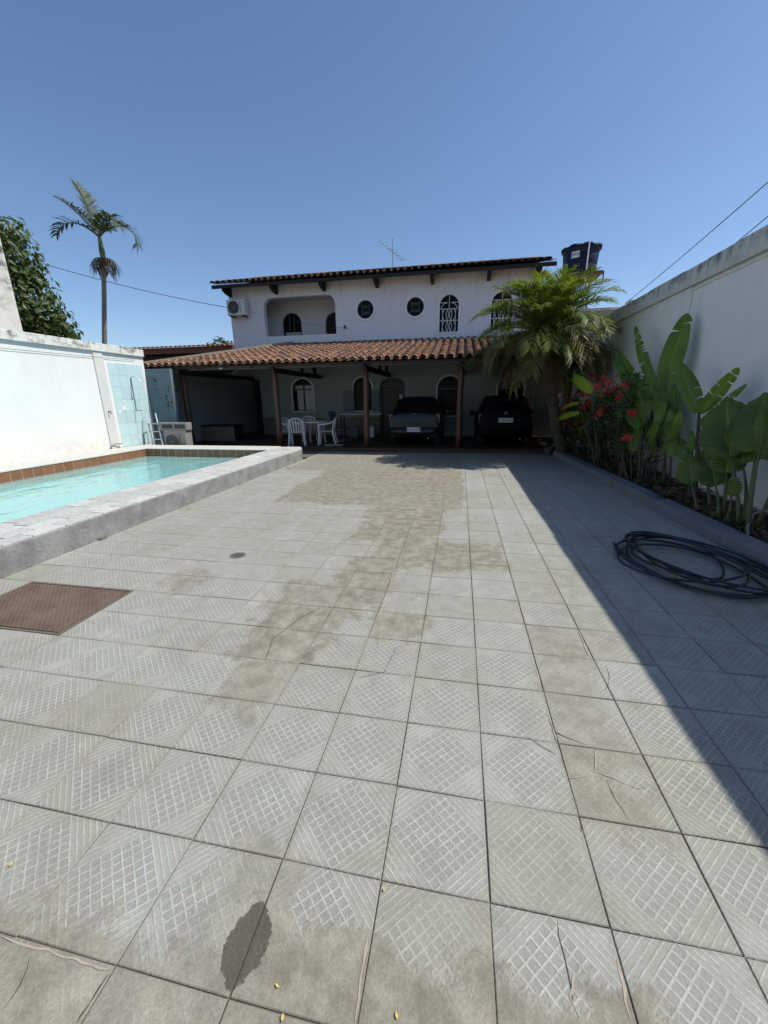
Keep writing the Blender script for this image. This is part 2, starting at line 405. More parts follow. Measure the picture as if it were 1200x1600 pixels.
def clay():
    t = NT('weathered_clay_tile'); P = t.pos(); r = t.n('ShaderNodeObjectInfo').outputs['Random']
    n1 = t.noise(P, 3.5, 6, .7); n2 = t.noise(P, 30, 4, .7)
    c = t.mix(t.ramp(t.M('ADD', n1, t.M('MULTIPLY', t.M('SUBTRACT', r, .5), .5)), .3, .75), c4((.090, .030, .017)), c4((.255, .098, .048)))
    c = t.mix(t.ramp(n2, .56, .72, 0., .55), c, c4((.42, .28, .19)))
    c = t.mix(t.ramp(t.noise(P, 1.4, 6, .75), .46, .64, 0., .8), c, c4((.075, .060, .045)))
    lip = t.n('ShaderNodeAttribute', attribute_name='lip').outputs['Fac']
    c = t.mix(t.M('MULTIPLY', t.ramp(lip, .72, .9), t.ramp(n1, .3, .65, .15, .8)), c, c4((.50, .38, .28)))
    t.bsdf(c, .85, t.bump(n2, .3, .006), spec=.3); return t.m
MAT['clay'] = clay()
def water():
    t = NT('pool_water'); P = t.pos()
    x, y, z = t.sep(P)
    h = t.M('ADD', t.noise(t.comb(x, t.M('MULTIPLY', y, .6), z), 2.6, 3, .5, .3), t.M('MULTIPLY', t.noise(P, 9., 2, .5), .18))
    nb = t.bump(h, .5, .05)
    tr = t.n('ShaderNodeBsdfTransparent'); tr.inputs[0].default_value = (.85, .98, .98, 1)
    df = t.n('ShaderNodeBsdfDiffuse'); df.inputs[0].default_value = (.48, .84, .84, 1)
    gl = t.n('ShaderNodeBsdfGlossy'); gl.inputs['Roughness'].default_value = .03; t.set(gl.inputs['Normal'], nb)
    fr = t.n('ShaderNodeFresnel'); fr.inputs[0].default_value = 1.33; t.set(fr.inputs['Normal'], nb)
    m1 = t.n('ShaderNodeMixShader'); m1.inputs[0].default_value = .42
    t.t.links.new(tr.outputs[0], m1.inputs[1]); t.t.links.new(df.outputs[0], m1.inputs[2])
    m2 = t.n('ShaderNodeMixShader'); t.t.links.new(fr.outputs[0], m2.inputs[0])
    t.t.links.new(m1.outputs[0], m2.inputs[1]); t.t.links.new(gl.outputs[0], m2.inputs[2])
    t.t.links.new(m2.outputs[0], t.out.inputs[0]); return t.m
MAT['water'] = water()
def leaf(name, col, col2, trans=.35, rough=.5, scale=5., rand=.3, vein=False):
    t = NT(name); P = t.pos()
    n = t.noise(P, scale, 4, .6); r = t.n('ShaderNodeObjectInfo').outputs['Random']
    f = t.M('ADD', t.ramp(n, .3, .7), t.M('MULTIPLY', t.M('SUBTRACT', r, .5), rand * 2), clamp=True)
    c = t.mix(f, c4(col), c4(col2))
    nrm = None
    if vein:
        uvx, uvy, _ = t.sep(t.n('ShaderNodeUVMap').outputs[0])
        wv = t.M('ABSOLUTE', t.M('SUBTRACT', t.M('FRACT', t.M('MULTIPLY', t.M('SUBTRACT', uvy, t.M('MULTIPLY', t.M('ABSOLUTE', uvx), .22)), 24.)), .5))
        nrm = t.bump(wv, .25, .006)
        mid = t.ramp(t.M('ABSOLUTE', uvx), .02, .06, 1., 0.)
        c = t.mix(t.M('MULTIPLY', mid, .6), c, c4(tuple(min(1, k * 1.9 + .03) for k in col2)))
        ed_ = t.M('MULTIPLY', t.ramp(t.M('ADD', t.M('ABSOLUTE', uvx), t.M('MULTIPLY', t.M('SUBTRACT', t.noise(P, 11., 4, .7), .5), .5)), .88, 1.05), .8)
        c = t.mix(ed_, c, c4((.16, .105, .045)))
        c = t.mix(t.ramp(wv, .38, .5, 0., .38), c, c4(tuple(min(1, k * 1.6 + .02) for k in col2)))
    b = t.bsdf(c, rough, nrm, spec=.4, link=False)
    tl = t.n('ShaderNodeBsdfTranslucent'); tc = t.V('MULTIPLY', c, (1.6, 1.7, .7)); t.set(tl.inputs[0], tc)
    mx = t.n('ShaderNodeMixShader'); mx.inputs[0].default_value = trans
    t.t.links.new(b, mx.inputs[1]); t.t.links.new(tl.outputs[0], mx.inputs[2]); t.t.links.new(mx.outputs[0], t.out.inputs[0])
    return t.m
MAT['frond'] = leaf('palm_frond_green', (.065, .10, .018), (.165, .19, .040), .4)
MAT['frond_old'] = leaf('palm_frond_yellowing', (.10, .085, .022), (.18, .14, .04), .25, .7)
MAT['frond_dead'] = leaf('palm_frond_dead', (.055, .036, .018), (.12, .082, .042), .1, .8)
MAT['frond_far'] = leaf('far_palm_frond', (.03, .055, .022), (.07, .085, .035), .2)
MAT['tree_leaf'] = leaf('dark_tree_leaf', (.020, .042, .012), (.09, .13, .035), .3, .45, 13.)
MAT['banana'] = leaf('banana_leaf', (.050, .115, .014), (.125, .205, .024), .35, .4, 3., .3, True)
MAT['banana_lit'] = leaf('sunlit_banana_leaf', (.26, .36, .035), (.36, .46, .06), .45, .45, 3., .2, True)  # banana leaf brightened: sunlight on the shoot is put into the colour
MAT['ear'] = leaf('elephant_ear_leaf', (.048, .090, .012), (.11, .16, .020), .3, .4, 3., .25, True)
MAT['shrub_leaf'] = leaf('shrub_leaf', (.026, .045, .014), (.065, .09, .026), .25, .5)
MAT['petiole'] = plain('green_petiole', (.075, .095, .03), .5, .35, 9)
MAT['cane'] = plain('brown_green_cane', (.05, .045, .025), .6, .4, 9)
MAT['flower'] = leaf('red_flower', (.50, .03, .028), (.66, .10, .08), .3, .6, 12.)
MAT['pale_leaf'] = leaf('pale_variegated_leaf', (.12, .15, .10), (.35, .38, .30), .3)
def cement():
    t = NT('brown_cement_skim'); P = t.pos()
    a = t.noise(P, 1.6, 7, .72, .6); b = t.noise(P, 11., 6, .75); f = t.noise(P, 80., 4, .75)
    c = t.mix(t.ramp(a, .3, .7), c4((.185, .155, .115)), c4((.34, .305, .245)))
    c = t.mix(t.ramp(b, .55, .7, 0., .6), c, c4((.43, .385, .30))); c = t.mix(t.ramp(b, .42, .3, 0., .55), c, c4((.13, .108, .08)))
    k = t.M('ADD', .6, t.M('MULTIPLY', f, .8)); h = t.M('ADD', b, t.M('MULTIPLY', f, .4))
    t.bsdf(t.V('MULTIPLY', c, t.comb(k, k, k)), .85, t.bump(h, .6, .008), spec=.3); return t.m
MAT['cement'] = cement()
MAT['clay_dark'] = plain('stained_shaded_clay_tile', (.055, .038, .030), .9, .6, 4, .3, 30, rand=.25)  # dark stains plus the shade on the upper tile ends, both in the colour
MAT['dull_metal'] = plain('dull_dusty_sheet_metal', (.22, .22, .21), .6, .2, 8, .03)
#@@SETTING
# ------------------------------------------------------------------ ground and paving
PX0, PY0, PW, PH = -0.191, 0.876, 0.3425, 0.328
g = MB()
for (x0, x1, y0, y1) in ((-900, -9.3, -900, 1500), (3.6, 900, -900, 1500), (-9.3, 3.6, -900, -2.0), (-9.3, 3.6, 21.0, 1500)):
    g.poly((x0, y0, -.06), (x1, y0, -.06), (x1, y1, -.06), (x0, y1, -.06))
struct(g.build('ground', 'ground'), 'dry earth ground around the property')
b = MB(); b.box(-3.955, 3.6, -2.0, 11.28, -.3, -.007); b.box(-9.3, -3.955, 10.06, 11.28, -.3, -.007); b.box(-9.3, -3.955, -2.0, -.41, -.3, -.007)
paving = struct(b.build('paving', 'bed'), 'bed of dirt and mortar between the paving tiles of the yard')
HX0, HX1, HY0, HY1 = PX0 - 10 * PW, PX0 - 7 * PW, PY0 + 3 * PH, PY0 + 5 * PH
def tile_verts(x0, x1, y0, y1, z=0., j=.0015):
    e = .0025; r = lambda: rnd(-j, j)
    o = [(x0 + r(), y0 + r()), (x1 + r(), y0 + r()), (x1 + r(), y1 + r()), (x0 + r(), y1 + r())]
    i = [(o[0][0] + e, o[0][1] + e), (o[1][0] - e, o[1][1] + e), (o[2][0] - e, o[2][1] - e), (o[3][0] + e, o[3][1] - e)]
    zz = [z + rnd(-.0008, .0008) for _ in range(4)]
    vs = [(p[0], p[1], -.02) for p in o] + [(p[0], p[1], z - .003) for p in o] + [(p[0], p[1], zz[k]) for k, p in enumerate(i)]
    fs = [(8, 9, 10, 11)]
    for k in range(4):
        k2 = (k + 1) % 4; fs += [(4 + k, 4 + k2, 8 + k2, 8 + k), (k, k2, 4 + k2, 4 + k)]
    return vs, fs
def uv_tint(me, org, tints):
    uvl = me.uv_layers.new(name='UVMap'); at_ = me.attributes.new('tint', 'FLOAT', 'FACE')
    for p in me.polygons:
        ti = p.index // 9; ox, oy = org[ti]; at_.data[p.index].value = tints[ti]
        for li in p.loop_indices:
            co = me.vertices[me.loops[li].vertex_index].co
            uvl.data[li].uv = ((co.x - ox) / PW, (co.y - oy) / PH)
GAP = .003
variants = []
for k in range(14):
    mb = MB(); mb.add(*tile_verts(-PW / 2 + GAP / 2, PW / 2 - GAP / 2, -PH / 2 + GAP / 2, PH / 2 - GAP / 2))
    me = mb.mesh('paving_tile'); uv_tint(me, [(-PW / 2, -PH / 2)], [(k + .5) / 14]); me.materials.append(MAT['paving']); variants.append(me)
cells = []
for i in range(-11, 9):
    for j in range(-8, 32):
        x0, y0 = PX0 + i * PW, PY0 + j * PH; x1, y1 = x0 + PW, y0 + PH
        if HX0 - .01 < (x0 + x1) / 2 < HX1 and HY0 < (y0 + y1) / 2 < HY1: continue
        if x1 < -3.9: continue
        cells.append((i, j, max(x0, -3.953), y0, min(x1, 2.75), min(y1, 11.27)))
def shown(c):
    q = [proj((x, y, 0)) for x, y in ((c[2], c[3]), (c[4], c[3]), (c[4], c[5]), (c[2], c[5]))]
    if any(p is None for p in q): return 0
    if max(p[0] for p in q) < 0 or min(p[0] for p in q) > 1200 or min(p[1] for p in q) > 1600: return 0
    q = [(min(max(p[0], 0), 1200), min(max(p[1], 0), 1600)) for p in q]
    return abs(sum(q[k][0] * q[(k + 1) % 4][1] - q[(k + 1) % 4][0] * q[k][1] for k in range(4))) / 2
cells.sort(key=shown, reverse=True)
rest = MB(); org = []; tints = []; nsingle = 0
for n, c in enumerate(cells):
    i, j, x0, y0, x1, y1 = c
    full = abs(x1 - x0 - PW) < .002 and abs(y1 - y0 - PH) < .002
    if nsingle < 295 and full:
        nsingle += 1
        o = link('paving_tile', random.choice(variants), None, paving)
        o.location = ((x0 + x1) / 2, (y0 + y1) / 2, rnd(-.0012, .0012))
        o.rotation_euler = (rnd(-.003, .003), rnd(-.003, .003), random.choice((0, PI)) + rnd(-.003, .003))
    else:
        rest.add(*tile_verts(x0 + GAP / 2, x1 - GAP / 2, y0 + GAP / 2, y1 - GAP / 2, rnd(-.0015, .0015)))
        org.append((PX0 + i * PW, PY0 + j * PH)); tints.append(random.random())
me = rest.mesh('far_paving_tiles'); uv_tint(me, org, tints)
link('far_paving_tiles', me, 'paving', paving, kind='stuff')
# cracks and mortar filler strips lying in and along the joints
def strip(pts, wd, mat, name, z=.0022):
    P = [Vector((p[0], p[1], z)) for p in (gnd(*q) for q in pts)]
    Q = []
    for a, b_ in zip(P[:-1], P[1:]):
        n = max(2, int((b_ - a).length / .03))
        for k in range(n):
            q = a.lerp(b_, k / n); Q.append(q + Vector((rnd(-.004, .004), rnd(-.004, .004), 0)))
    Q.append(P[-1]); vs = []; fs = []
    for k, p in enumerate(Q):
        d = (Q[min(k + 1, len(Q) - 1)] - Q[max(k - 1, 0)]).normalized(); s = Vector((-d.y, d.x, 0))
        ww = wd * rnd(.35, 1.2) * (0.3 if k in (0, len(Q) - 1) else 1)
        vs += [p + s * ww, p - s * ww * rnd(.6, 1.2)]
    for k in range(len(Q) - 1): fs.append((2 * k, 2 * k + 1, 2 * k + 3, 2 * k + 2))
    MB().add(vs, fs).build(name, mat, paving)
for pts, wd in (([(884, 1030), (891, 1047), (882, 1070)], .004), ([(930, 1170), (930, 1205), (907, 1215), (887, 1215)], .0028),
                ([(930, 1205), (960, 1217), (995, 1232), (1020, 1227)], .0022), ([(575 + 603 - 600 + 600 - 283, 1525), (892, 1560), (905, 1590)], .004),
                ([(964, 1502), (973, 1540), (986, 1598)], .0045), ([(575, 1462), (565, 1530), (555, 1595)], .005), ([(826, 1022), (838, 1046), (846, 1078)], .004),
                ([(846, 1078), (872, 1082)], .003), ([(0, 1464), (60, 1482), (172, 1516)], .003), ([(903, 985), (920, 1025)], .004),
                ([(620, 872), (607, 925)], .005), ([(604, 930), (592, 962)], .005), ([(858, 1120), (870, 1160)], .004)):
    strip(pts, wd, 'filler', 'mortar_filler')
for pts, wd in (([(947, 1220), (960, 1250), (982, 1280)], .001), ([(47, 1493), (30, 1545), (0, 1585)], .0018), ([(870, 1440), (887, 1525), (895, 1565)], .0016),
                ([(905, 1275), (908, 1300)], .003), ([(757, 1273), (778, 1262)], .0014), ([(820, 1150), (870, 1180)], .0015), ([(120, 1600), (140, 1570), (172, 1520)], .002),
                ([(860, 1142), (912, 1163)], .0018), ([(946, 1040), (952, 1060), (945, 1080)], .0015), ([(620, 1010), (600, 1050), (560, 1060)], .0015),
                ([(415, 1030), (425, 1000), (470, 965), (500, 950)], .002), ([(640, 940), (660, 925), (690, 920)], .0015)):
    strip(pts, wd, 'crack', 'crack', .0018)
# thin cement skim over the tiles in the middle of the yard
pts = [(-2.75, 5.45), (-1.2, 5.4), (-1.12, 4.75), (-.45, 4.6), (-.2, 4.75), (-.2, 5.5), (.1, 5.7), (.12, 6.6), (.1, 8.1), (-.9, 8.25), (-1.5, 7.9), (-2.7, 8.1), (-3.0, 7.3), (-2.3, 6.5), (-2.85, 6.1)]
Q = []
for k in range(len(pts)):
    a, b_ = Vector((*pts[k], 0)), Vector((*pts[(k + 1) % len(pts)], 0)); n = max(2, int((b_ - a).length / .045)); off = 0
    for i in range(n):
        off = off * .8 + rnd(-.022, .022); d = (b_ - a).normalized(); q = a.lerp(b_, i / n) + Vector((-d.y, d.x, 0)) * off; Q.append((q.x, q.y))
MB().prism(Q, lambda p: (p[0], p[1], -.012), lambda p: (p[0], p[1], -.0016)).build('cement_fill', 'cement', paving)
# steel hatch let into the paving
t = thing('access_hatch', 'rusty brown tread plate hatch let into the paving beside the pool', 'hatch', ((HX0 + HX1) / 2, (HY0 + HY1) / 2, 0))
f = MB(); e = .022
for (x0, x1, y0, y1) in ((HX0 + .004, HX1 - .004, HY0 + .004, HY0 + e), (HX0 + .004, HX1 - .004, HY1 - e, HY1 - .004), (HX0 + .004, HX0 + e, HY0 + e, HY1 - e), (HX1 - e, HX1 - .004, HY0 + e, HY1 - e)):
    f.box(x0, x1, y0, y1, -.02, .0015)
f.build('frame', 'bed', t)
lid = MB(); lid.box(HX0 + e + .012, HX1 - e - .004, HY0 + e + .004, HY1 - e - .016, -.012, .006); lid.build('lid', 'rust', t, bevel=.002)
# little floor drain
dc = gnd(371, 868); t = thing('floor_drain', 'small dark slotted drain cover set in a paving tile', 'drain', (dc.x, dc.y, 0))
d = MB(); d.lathe([(.085, .0005), (.085, .003), (.07, .003), (.07, .001)], 24, (dc.x, dc.y, 0)); d.build('rim', 'kerb', t)
for k in range(5):
    y = -.05 + k * .025; hw = math.sqrt(.07 ** 2 - y * y)
    MB().box(dc.x - hw, dc.x + hw, dc.y + y - .006, dc.y + y + .006, .001, .0035).build('slot', 'crack', t)
gr = []
for p in ((434, 1542), (442, 1592), (620, 1588), (18, 1352), (600, 1392)):
    q = gnd(*p); mb = MB(); a = rnd(0, 6.3); L = rnd(.004, .008)
    vs = [(q.x + math.cos(a + k * PI / 3) * L * (1 if k % 3 == 0 else .6), q.y + math.sin(a + k * PI / 3) * L * (1 if k % 3 == 0 else .6), .005 + rnd(0, .003)) for k in range(6)]
    mb.poly(*vs); o = mb.build('fallen_leaf', 'straw'); tag(o, 'tiny yellow leaf scrap lying on the paving tiles', 'leaf', 'leaf scraps on the paving')

# ------------------------------------------------------------------ pool
PXR, PXL, PYB, PYF = -4.75, -8.3, 9.3, .2
pool = thing('swimming_pool', 'raised turquoise swimming pool with concrete kerb along the left wall', 'pool', (-6.5, 5, 0))
k = MB()
outer = [(-3.955, -.4), (-3.955, 9.6), (-4.15, 10.05), (PXR, 10.05), (PXR, -.4)]
k.prism(outer, lambda p: (p[0], p[1], -.05), lambda p: (p[0], p[1], .262))
k.box(-9.15, PXR, PYB, 10.05, -.05, .262); k.box(-9.15, PXL, PYF, PYB, -.05, .262); k.box(-9.15, PXR, -.4, PYF, -.05, .262)
k.build('kerb', 'kerb', pool, bevel=.012)
s = MB(); s.box(-9.148, PXL + .02, PYF, PYB - .02, .2625, .285); s.box(-9.148, PXR, PYB - .02, 10.06, .2625, .285); s.box(-9.148, PXR, -.4, PYF, .2625, .285)
s.build('coping_slab', 'slab', pool, bevel=.006)
y = -.38; row = 0
for r_ in range(4):
    xa = -3.968 - r_ * .196; xb = xa - .19; y = -.38 + rnd(0, .2)
    while y < 10.0:
        L = rnd(.22, .46); y2 = min(y + L, 10.03)
        if y2 - y > .06 and not (y2 > 9.6 and r_ == 0 and y > 9.55):
            if r_ == 0: y2 = min(y2, 9.6)
            j = lambda: rnd(-.003, .003)
            z = .279 + rnd(-.002, .002); mb = MB()
            top = [(xb + .0055 + j(), y + .0055 + j(), z + rnd(-.002, .002)), (xa - .0055 + j(), y + .0055 + j(), z + rnd(-.002, .002)), (xa - .0055 + j(), y2 - .0055 + j(), z + rnd(-.002, .002)), (xb + .0055 + j(), y2 - .0055 + j(), z + rnd(-.002, .002))]
            if r_ == 0 and abs(y2 - 9.6) < 1e-6: pass
            lo = [(p[0], p[1], .26) for p in top]; cx = (xa + xb) / 2; cy = (y + y2) / 2
            tp = [(p[0] + (cx - p[0]) * .03, p[1] + (cy - p[1]) * .02, p[2]) for p in top]
            mb.add(lo + [(p[0], p[1], p[2] - .004) for p in top] + tp, [(8, 9, 10, 11)] + [(a, (a + 1) % 4, 4 + (a + 1) % 4, 4 + a) for a in range(4)] + [(4 + a, 4 + (a + 1) % 4, 8 + (a + 1) % 4, 8 + a) for a in range(4)])
            mb.build('coping_stone', 'coping_stone', pool)
        y = y2
MB().prism([(-3.972, 9.6), (-4.16, 10.03), (-4.16, 9.6)], lambda p: (p[0], p[1], .26), lambda p: (p[0], p[1], .279)).build('coping_stone', 'coping_stone', pool)
bs = MB(); z0 = -1.25
bs.poly((PXL, PYF, z0), (PXR, PYF, z0), (PXR, PYB, z0), (PXL, PYB, z0))
for a, c in (((PXL, PYF), (PXL, PYB)), ((PXL, PYB), (PXR, PYB)), ((PXR, PYB), (PXR, PYF)), ((PXR, PYF), (PXL, PYF))):
    bs.poly((*a, z0), (*c, z0), (*c, -.05), (*a, -.05))
bs.build('basin', 'basin', pool, fix=False)
gt = MB(); gt.box(PXL, PXL + .003, PYF, PYB, -.05, .262); gt.box(PXL + .003, PXR - .003, PYB - .003, PYB, -.05, .262); gt.box(PXR - .003, PXR, PYF, PYB, -.05, .262); gt.box(PXL + .003, PXR - .003, PYF, PYF + .003, -.05, .262)
gt.build('grout_band', 'grout', pool)
bt = MB().box(0, .006, -.1, .1, -.1, .1).mesh('border_tile'); bt.materials.append(MAT['brown_tile'])
n = int((PYB - PYF) / .212)
for i in range(n):
    o = link('border_tile', bt, None, pool); o.location = (PXL + .003, PYB - .115 - i * .212, .158 + rnd(-.001, .001))
    o = link('border_tile', bt, None, pool); o.location = (PXR - .003, PYB - .115 - i * .212, .158); o.rotation_euler = (0, 0, PI)
for i in range(16):
    o = link('border_tile', bt, None, pool); o.location = (PXL + .125 + i * .2205, PYB - .003, .158 + rnd(-.001, .001)); o.rotation_euler = (0, 0, -PI / 2); 
wt = MB(); N = 2
wt.poly((PXL + .009, PYF + .004, .075), (PXR - .009, PYF + .004, .075), (PXR - .009, PYB - .009, .075), (PXL + .009, PYB - .009, .075))
struct(wt.build('water', 'water', fix=False), 'still turquoise pool water')

# ------------------------------------------------------------------ boundary walls
lw = thing('boundary_wall', 'sunlit white wall with weathered coping behind the pool', 'wall', (-9.25, 3, 0))
MB().box(-9.35, -9.15, -6, 10.75, -.1, 2.75).build('wall', 'wall_left', lw)
MB().box(-9.35, -9.15, 10.75, 17.2, -.1, 2.35).build('wall', 'facade_low', lw)
cp = MB(); Y = -6
while Y < 10.7:
    y2 = min(Y + 1.5, 10.75); cp.box(-9.40, -9.085 + rnd(-.004, .004), Y, y2, 2.735, 2.93 + rnd(-.008, .008)); Y = y2
cp.build('coping', 'coping_left', lw, bevel=.01)
q0 = atx(158, 620, -9.15).y
MB().box(-9.152, -9.118, q0 - .02, q0 + .26, .285, 2.735).build('pilaster', 'grey_strip', lw, label='bare grey render strip on the white wall')
ty0 = atx(181, 640, -9.15).y
bx = MB().box(0, .008, -.145, .145, -.155, .155).mesh('wall_tile'); bx.materials.append(MAT['blue_tile'])
for r_ in range(7):
    for c_ in range(6):
        yy = ty0 + .15 + c_ * .294
        if yy > 10.6: continue
        o = link('wall_tile', bx, None, lw); o.location = (-9.15, yy, .45 + r_ * .315)
for (px, py, s_) in ((186, 645, .07), (193, 628, .05), (192, 640, .10), (234, 657, .04), (208, 652, .03)):
    q = atx(px, py, -9.14)
    if q.y < 10.6: MB().box(-9.1421, -9.1405, q.y, q.y + s_ * 1.2, q.z, q.z + s_).build('chipped_patch', 'trim', lw)
rw = thing('boundary_wall', 'shaded white wall with grey stained coping behind the planter', 'wall', (3.6, 4, 0))
MB().box(3.5, 3.7, -6, 7.62, -.1, 3.12).build('wall', 'wall_right', rw)
MB().box(3.485, 3.7, 7.632, 15.4, -.1, 3.12).build('wall', 'wall_right', rw)
cp = MB(); Y = -6
while Y < 11.3:
    y2 = Y + .63; cp.box(3.43 + rnd(-.004, .004), 3.76, Y, y2, 3.12, 3.39 + rnd(-.014, .014)); Y = y2
cp.box(3.43, 3.76, Y, 15.4, 3.12, 3.385)
cp.build('coping', 'coping_right', rw, bevel=.008)
MB().box(3.478, 3.5, -6, 15.4, 3.065, 3.085).build('ledge', 'wall_right', rw)

# ------------------------------------------------------------------ planter along the right wall
kx = lambda Y: 2.43 + (11.2 - Y) * .037
pl = thing('planter_kerb', 'grey concrete kerb edging the planted bed', 'kerb', (2.7, 6, 0))
Y = -2
while Y < 11.2:
    y2 = min(Y + 1.6, 11.25)
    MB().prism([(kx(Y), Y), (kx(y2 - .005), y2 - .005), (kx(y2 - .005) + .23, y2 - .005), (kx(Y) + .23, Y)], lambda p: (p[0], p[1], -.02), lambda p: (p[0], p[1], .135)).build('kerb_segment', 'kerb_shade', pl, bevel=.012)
    Y = y2
so_ = MB(); nx, ny = 8, 80
for i in range(ny + 1):
    for j in range(nx + 1):
        Y = -2 + 13.25 * i / ny; xa = kx(Y) + .22; X = xa + (3.5 - xa) * j / nx
        so_.v.append((X, Y, .11 + rnd(-.02, .03) + .05 * j / nx))
for i in range(ny):
    for j in range(nx):
        a = i * (nx + 1) + j; so_.f.append((a, a + 1, a + nx + 2, a + nx + 1))
struct(so_.build('soil', 'soil', smooth=True), 'dark soil of the planted bed')
lt = MB()
for k in range(1500):
    Y = rnd(2.5, 11); xa = kx(Y) + .25; X = rnd(xa, 3.48); z = .14 + .05 * (X - xa) + rnd(0, .03); a = rnd(0, 6.3); L = rnd(.02, .07); W = L * rnd(.25, .5)
    c, s_ = math.cos(a), math.sin(a); tz = rnd(-.02, .03)
    lt.poly((X - c * L, Y - s_ * L, z), (X + s_ * W, Y - c * W, z + tz), (X + c * L, Y + s_ * L, z + rnd(0, .03)), (X - s_ * W, Y + c * W, z + .01))
tag(lt.build('leaf_litter', 'litter'), 'dry brown leaf litter strewn over the planted bed', 'leaf litter', kind='stuff')
# ------------------------------------------------------------------ house
HY = 15.5
house = thing('house', 'two storey white house with clay tile roofs and deep verandah', 'house', (-3, 15.5, 0))
def wall_open(mb, x0, x1, z0, z1, y, ops, depth=.2, N=18):
    xs = x0
    for o in sorted(ops, key=lambda o: o['x0']):
        if o['x0'] > xs: mb.poly((xs, y, z0), (o['x0'], y, z0), (o['x0'], y, z1), (xs, y, z1))
        pts = [o['x0'] + (o['x1'] - o['x0']) * (.5 - .5 * math.cos(PI * k / N)) for k in range(N + 1)]
        for a, b in zip(pts[:-1], pts[1:]):
            ta, tb, ba, bb = o['t'](a), o['t'](b), o['b'](a), o['b'](b)
            if min(ba, bb) > z0 + 1e-4: mb.poly((a, y, z0), (b, y, z0), (b, y, bb), (a, y, ba))
            mb.poly((a, y, ta), (b, y, tb), (b, y, z1), (a, y, z1))
            mb.poly((a, y, ta), (a, y + depth, ta), (b, y + depth, tb), (b, y, tb))
            mb.poly((a, y, ba), (b, y, bb), (b, y + depth, bb), (a, y + depth, ba))
        for xx in (o['x0'], o['x1']):
            if o['t'](xx) - o['b'](xx) > .01: mb.poly((xx, y, o['b'](xx)), (xx, y + depth, o['b'](xx)), (xx, y + depth, o['t'](xx)), (xx, y, o['t'](xx)))
        xs = o['x1']
    mb.poly((xs, y, z0), (x1, y, z0), (x1, y, z1), (xs, y, z1))
def arch(x0, x1, z0, z1, rise=None):
    c = (x0 + x1) / 2; r = (x1 - x0) / 2; rise = rise or r
    return dict(x0=x0, x1=x1, b=lambda x: z0, t=lambda x: z1 - rise + rise * math.sqrt(max(0, 1 - ((x - c) / r) ** 2)), z0=z0, z1=z1, c=c, r=r, rise=rise)
def circ(cx, cz, r):
    s = lambda x: math.sqrt(max(0, r * r - (x - cx) ** 2))
    return dict(x0=cx - r, x1=cx + r, b=lambda x: cz - s(x), t=lambda x: cz + s(x), c=cx, cz=cz, r=r)
def rrect(x0, x1, z0, z1, r):
    def top(x):
        d = max(0, x0 + r - x, x - (x1 - r)); return z1 - r + math.sqrt(max(0, r * r - d * d))
    return dict(x0=x0, x1=x1, b=lambda x: z0, t=top)
def outline(o, n=20):
    if 'cz' in o: return [(o['c'] + o['r'] * math.cos(2 * PI * k / 32), o['cz'] + o['r'] * math.sin(2 * PI * k / 32)) for k in range(32)]
    a = [(o['c'] + o['r'] * math.cos(PI * k / n), o['z1'] - o['rise'] + o['rise'] * math.sin(PI * k / n)) for k in range(n + 1)]
    return [(o['x1'], o['z0'])] + a + [(o['x0'], o['z0'])]
def ring(o, y0, y1, win, wout, mat, name, parent):
    """flat moulding around an opening; win is the inset, wout the outset"""
    P = outline(o); n = len(P); c = Vector((o['c'], (o.get('cz') or (o['z0'] + o['z1']) / 2)))
    def off(k, dist):
        a = Vector(P[k - 1]); b = Vector(P[(k + 1) % n]); d = (b - a).normalized(); nn = Vector((d.y, -d.x)); p = Vector(P[k])
        if nn.dot(p - c) < 0: nn = -nn
        return p + nn * dist
    A = [off(k, -win) for k in range(n)]; B = [off(k, wout) for k in range(n)]
    mb = MB()
    vs = [(p.x, y0, p.y) for p in A] + [(p.x, y0, p.y) for p in B] + [(p.x, y1, p.y) for p in A] + [(p.x, y1, p.y) for p in B]
    fs = []
    for k in range(n):
        j = (k + 1) % n
        fs += [(k, j, n + j, n + k), (n + k, n + j, 3 * n + j, 3 * n + k), (k, 2 * n + k, 2 * n + j, j)]
    mb.add(vs, fs); return mb.build(name, mat, parent)
def pane(o, y, mat, parent, name='pane'):
    return MB().poly(*[(p[0], y, p[1]) for p in outline(o)]).build(name, mat, parent, fix=False)
# openings
balc = rrect(-7.55, -4.70, 3.86, 5.2, .33)
r1, r2 = circ(-3.56, 4.63, .31), circ(-1.73, 4.63, .31)
a1, a2 = arch(-.86, -.20, 3.74, 4.96), arch(.92, 1.62, 3.74, 4.96)
mb = MB(); wall_open(mb, -8.95, 2.45, 3.45, 5.72, HY, [balc, r1, r2, a1, a2], .22)
mb.build('upper_wall', 'facade', house, fix=False)
w1, w2, w3, w4 = arch(-6.62, -5.76, 1.05, 2.28), arch(-4.1, -3.38, 1.05, 2.28), arch(-.86, .0, .85, 2.26), arch(1.32, 2.2, .85, 2.24)
dr = arch(-3.05, -2.1, .1, 2.25, .26)
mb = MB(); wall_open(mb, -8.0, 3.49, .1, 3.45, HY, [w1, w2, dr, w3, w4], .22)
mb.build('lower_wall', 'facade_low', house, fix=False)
MB().box(-9.15, -8.0, 17.2, 17.4, 0, 3.45).build('recess_wall', 'dark_room', house); MB().box(-8.0, -7.9, HY + .22, 17.2, 0, 3.4).build('recess_wall', 'dark_room', house)
MB().box(-9.15, -8.0, HY, HY + .15, 2.3, 3.45).build('lintel', 'facade_low', house)
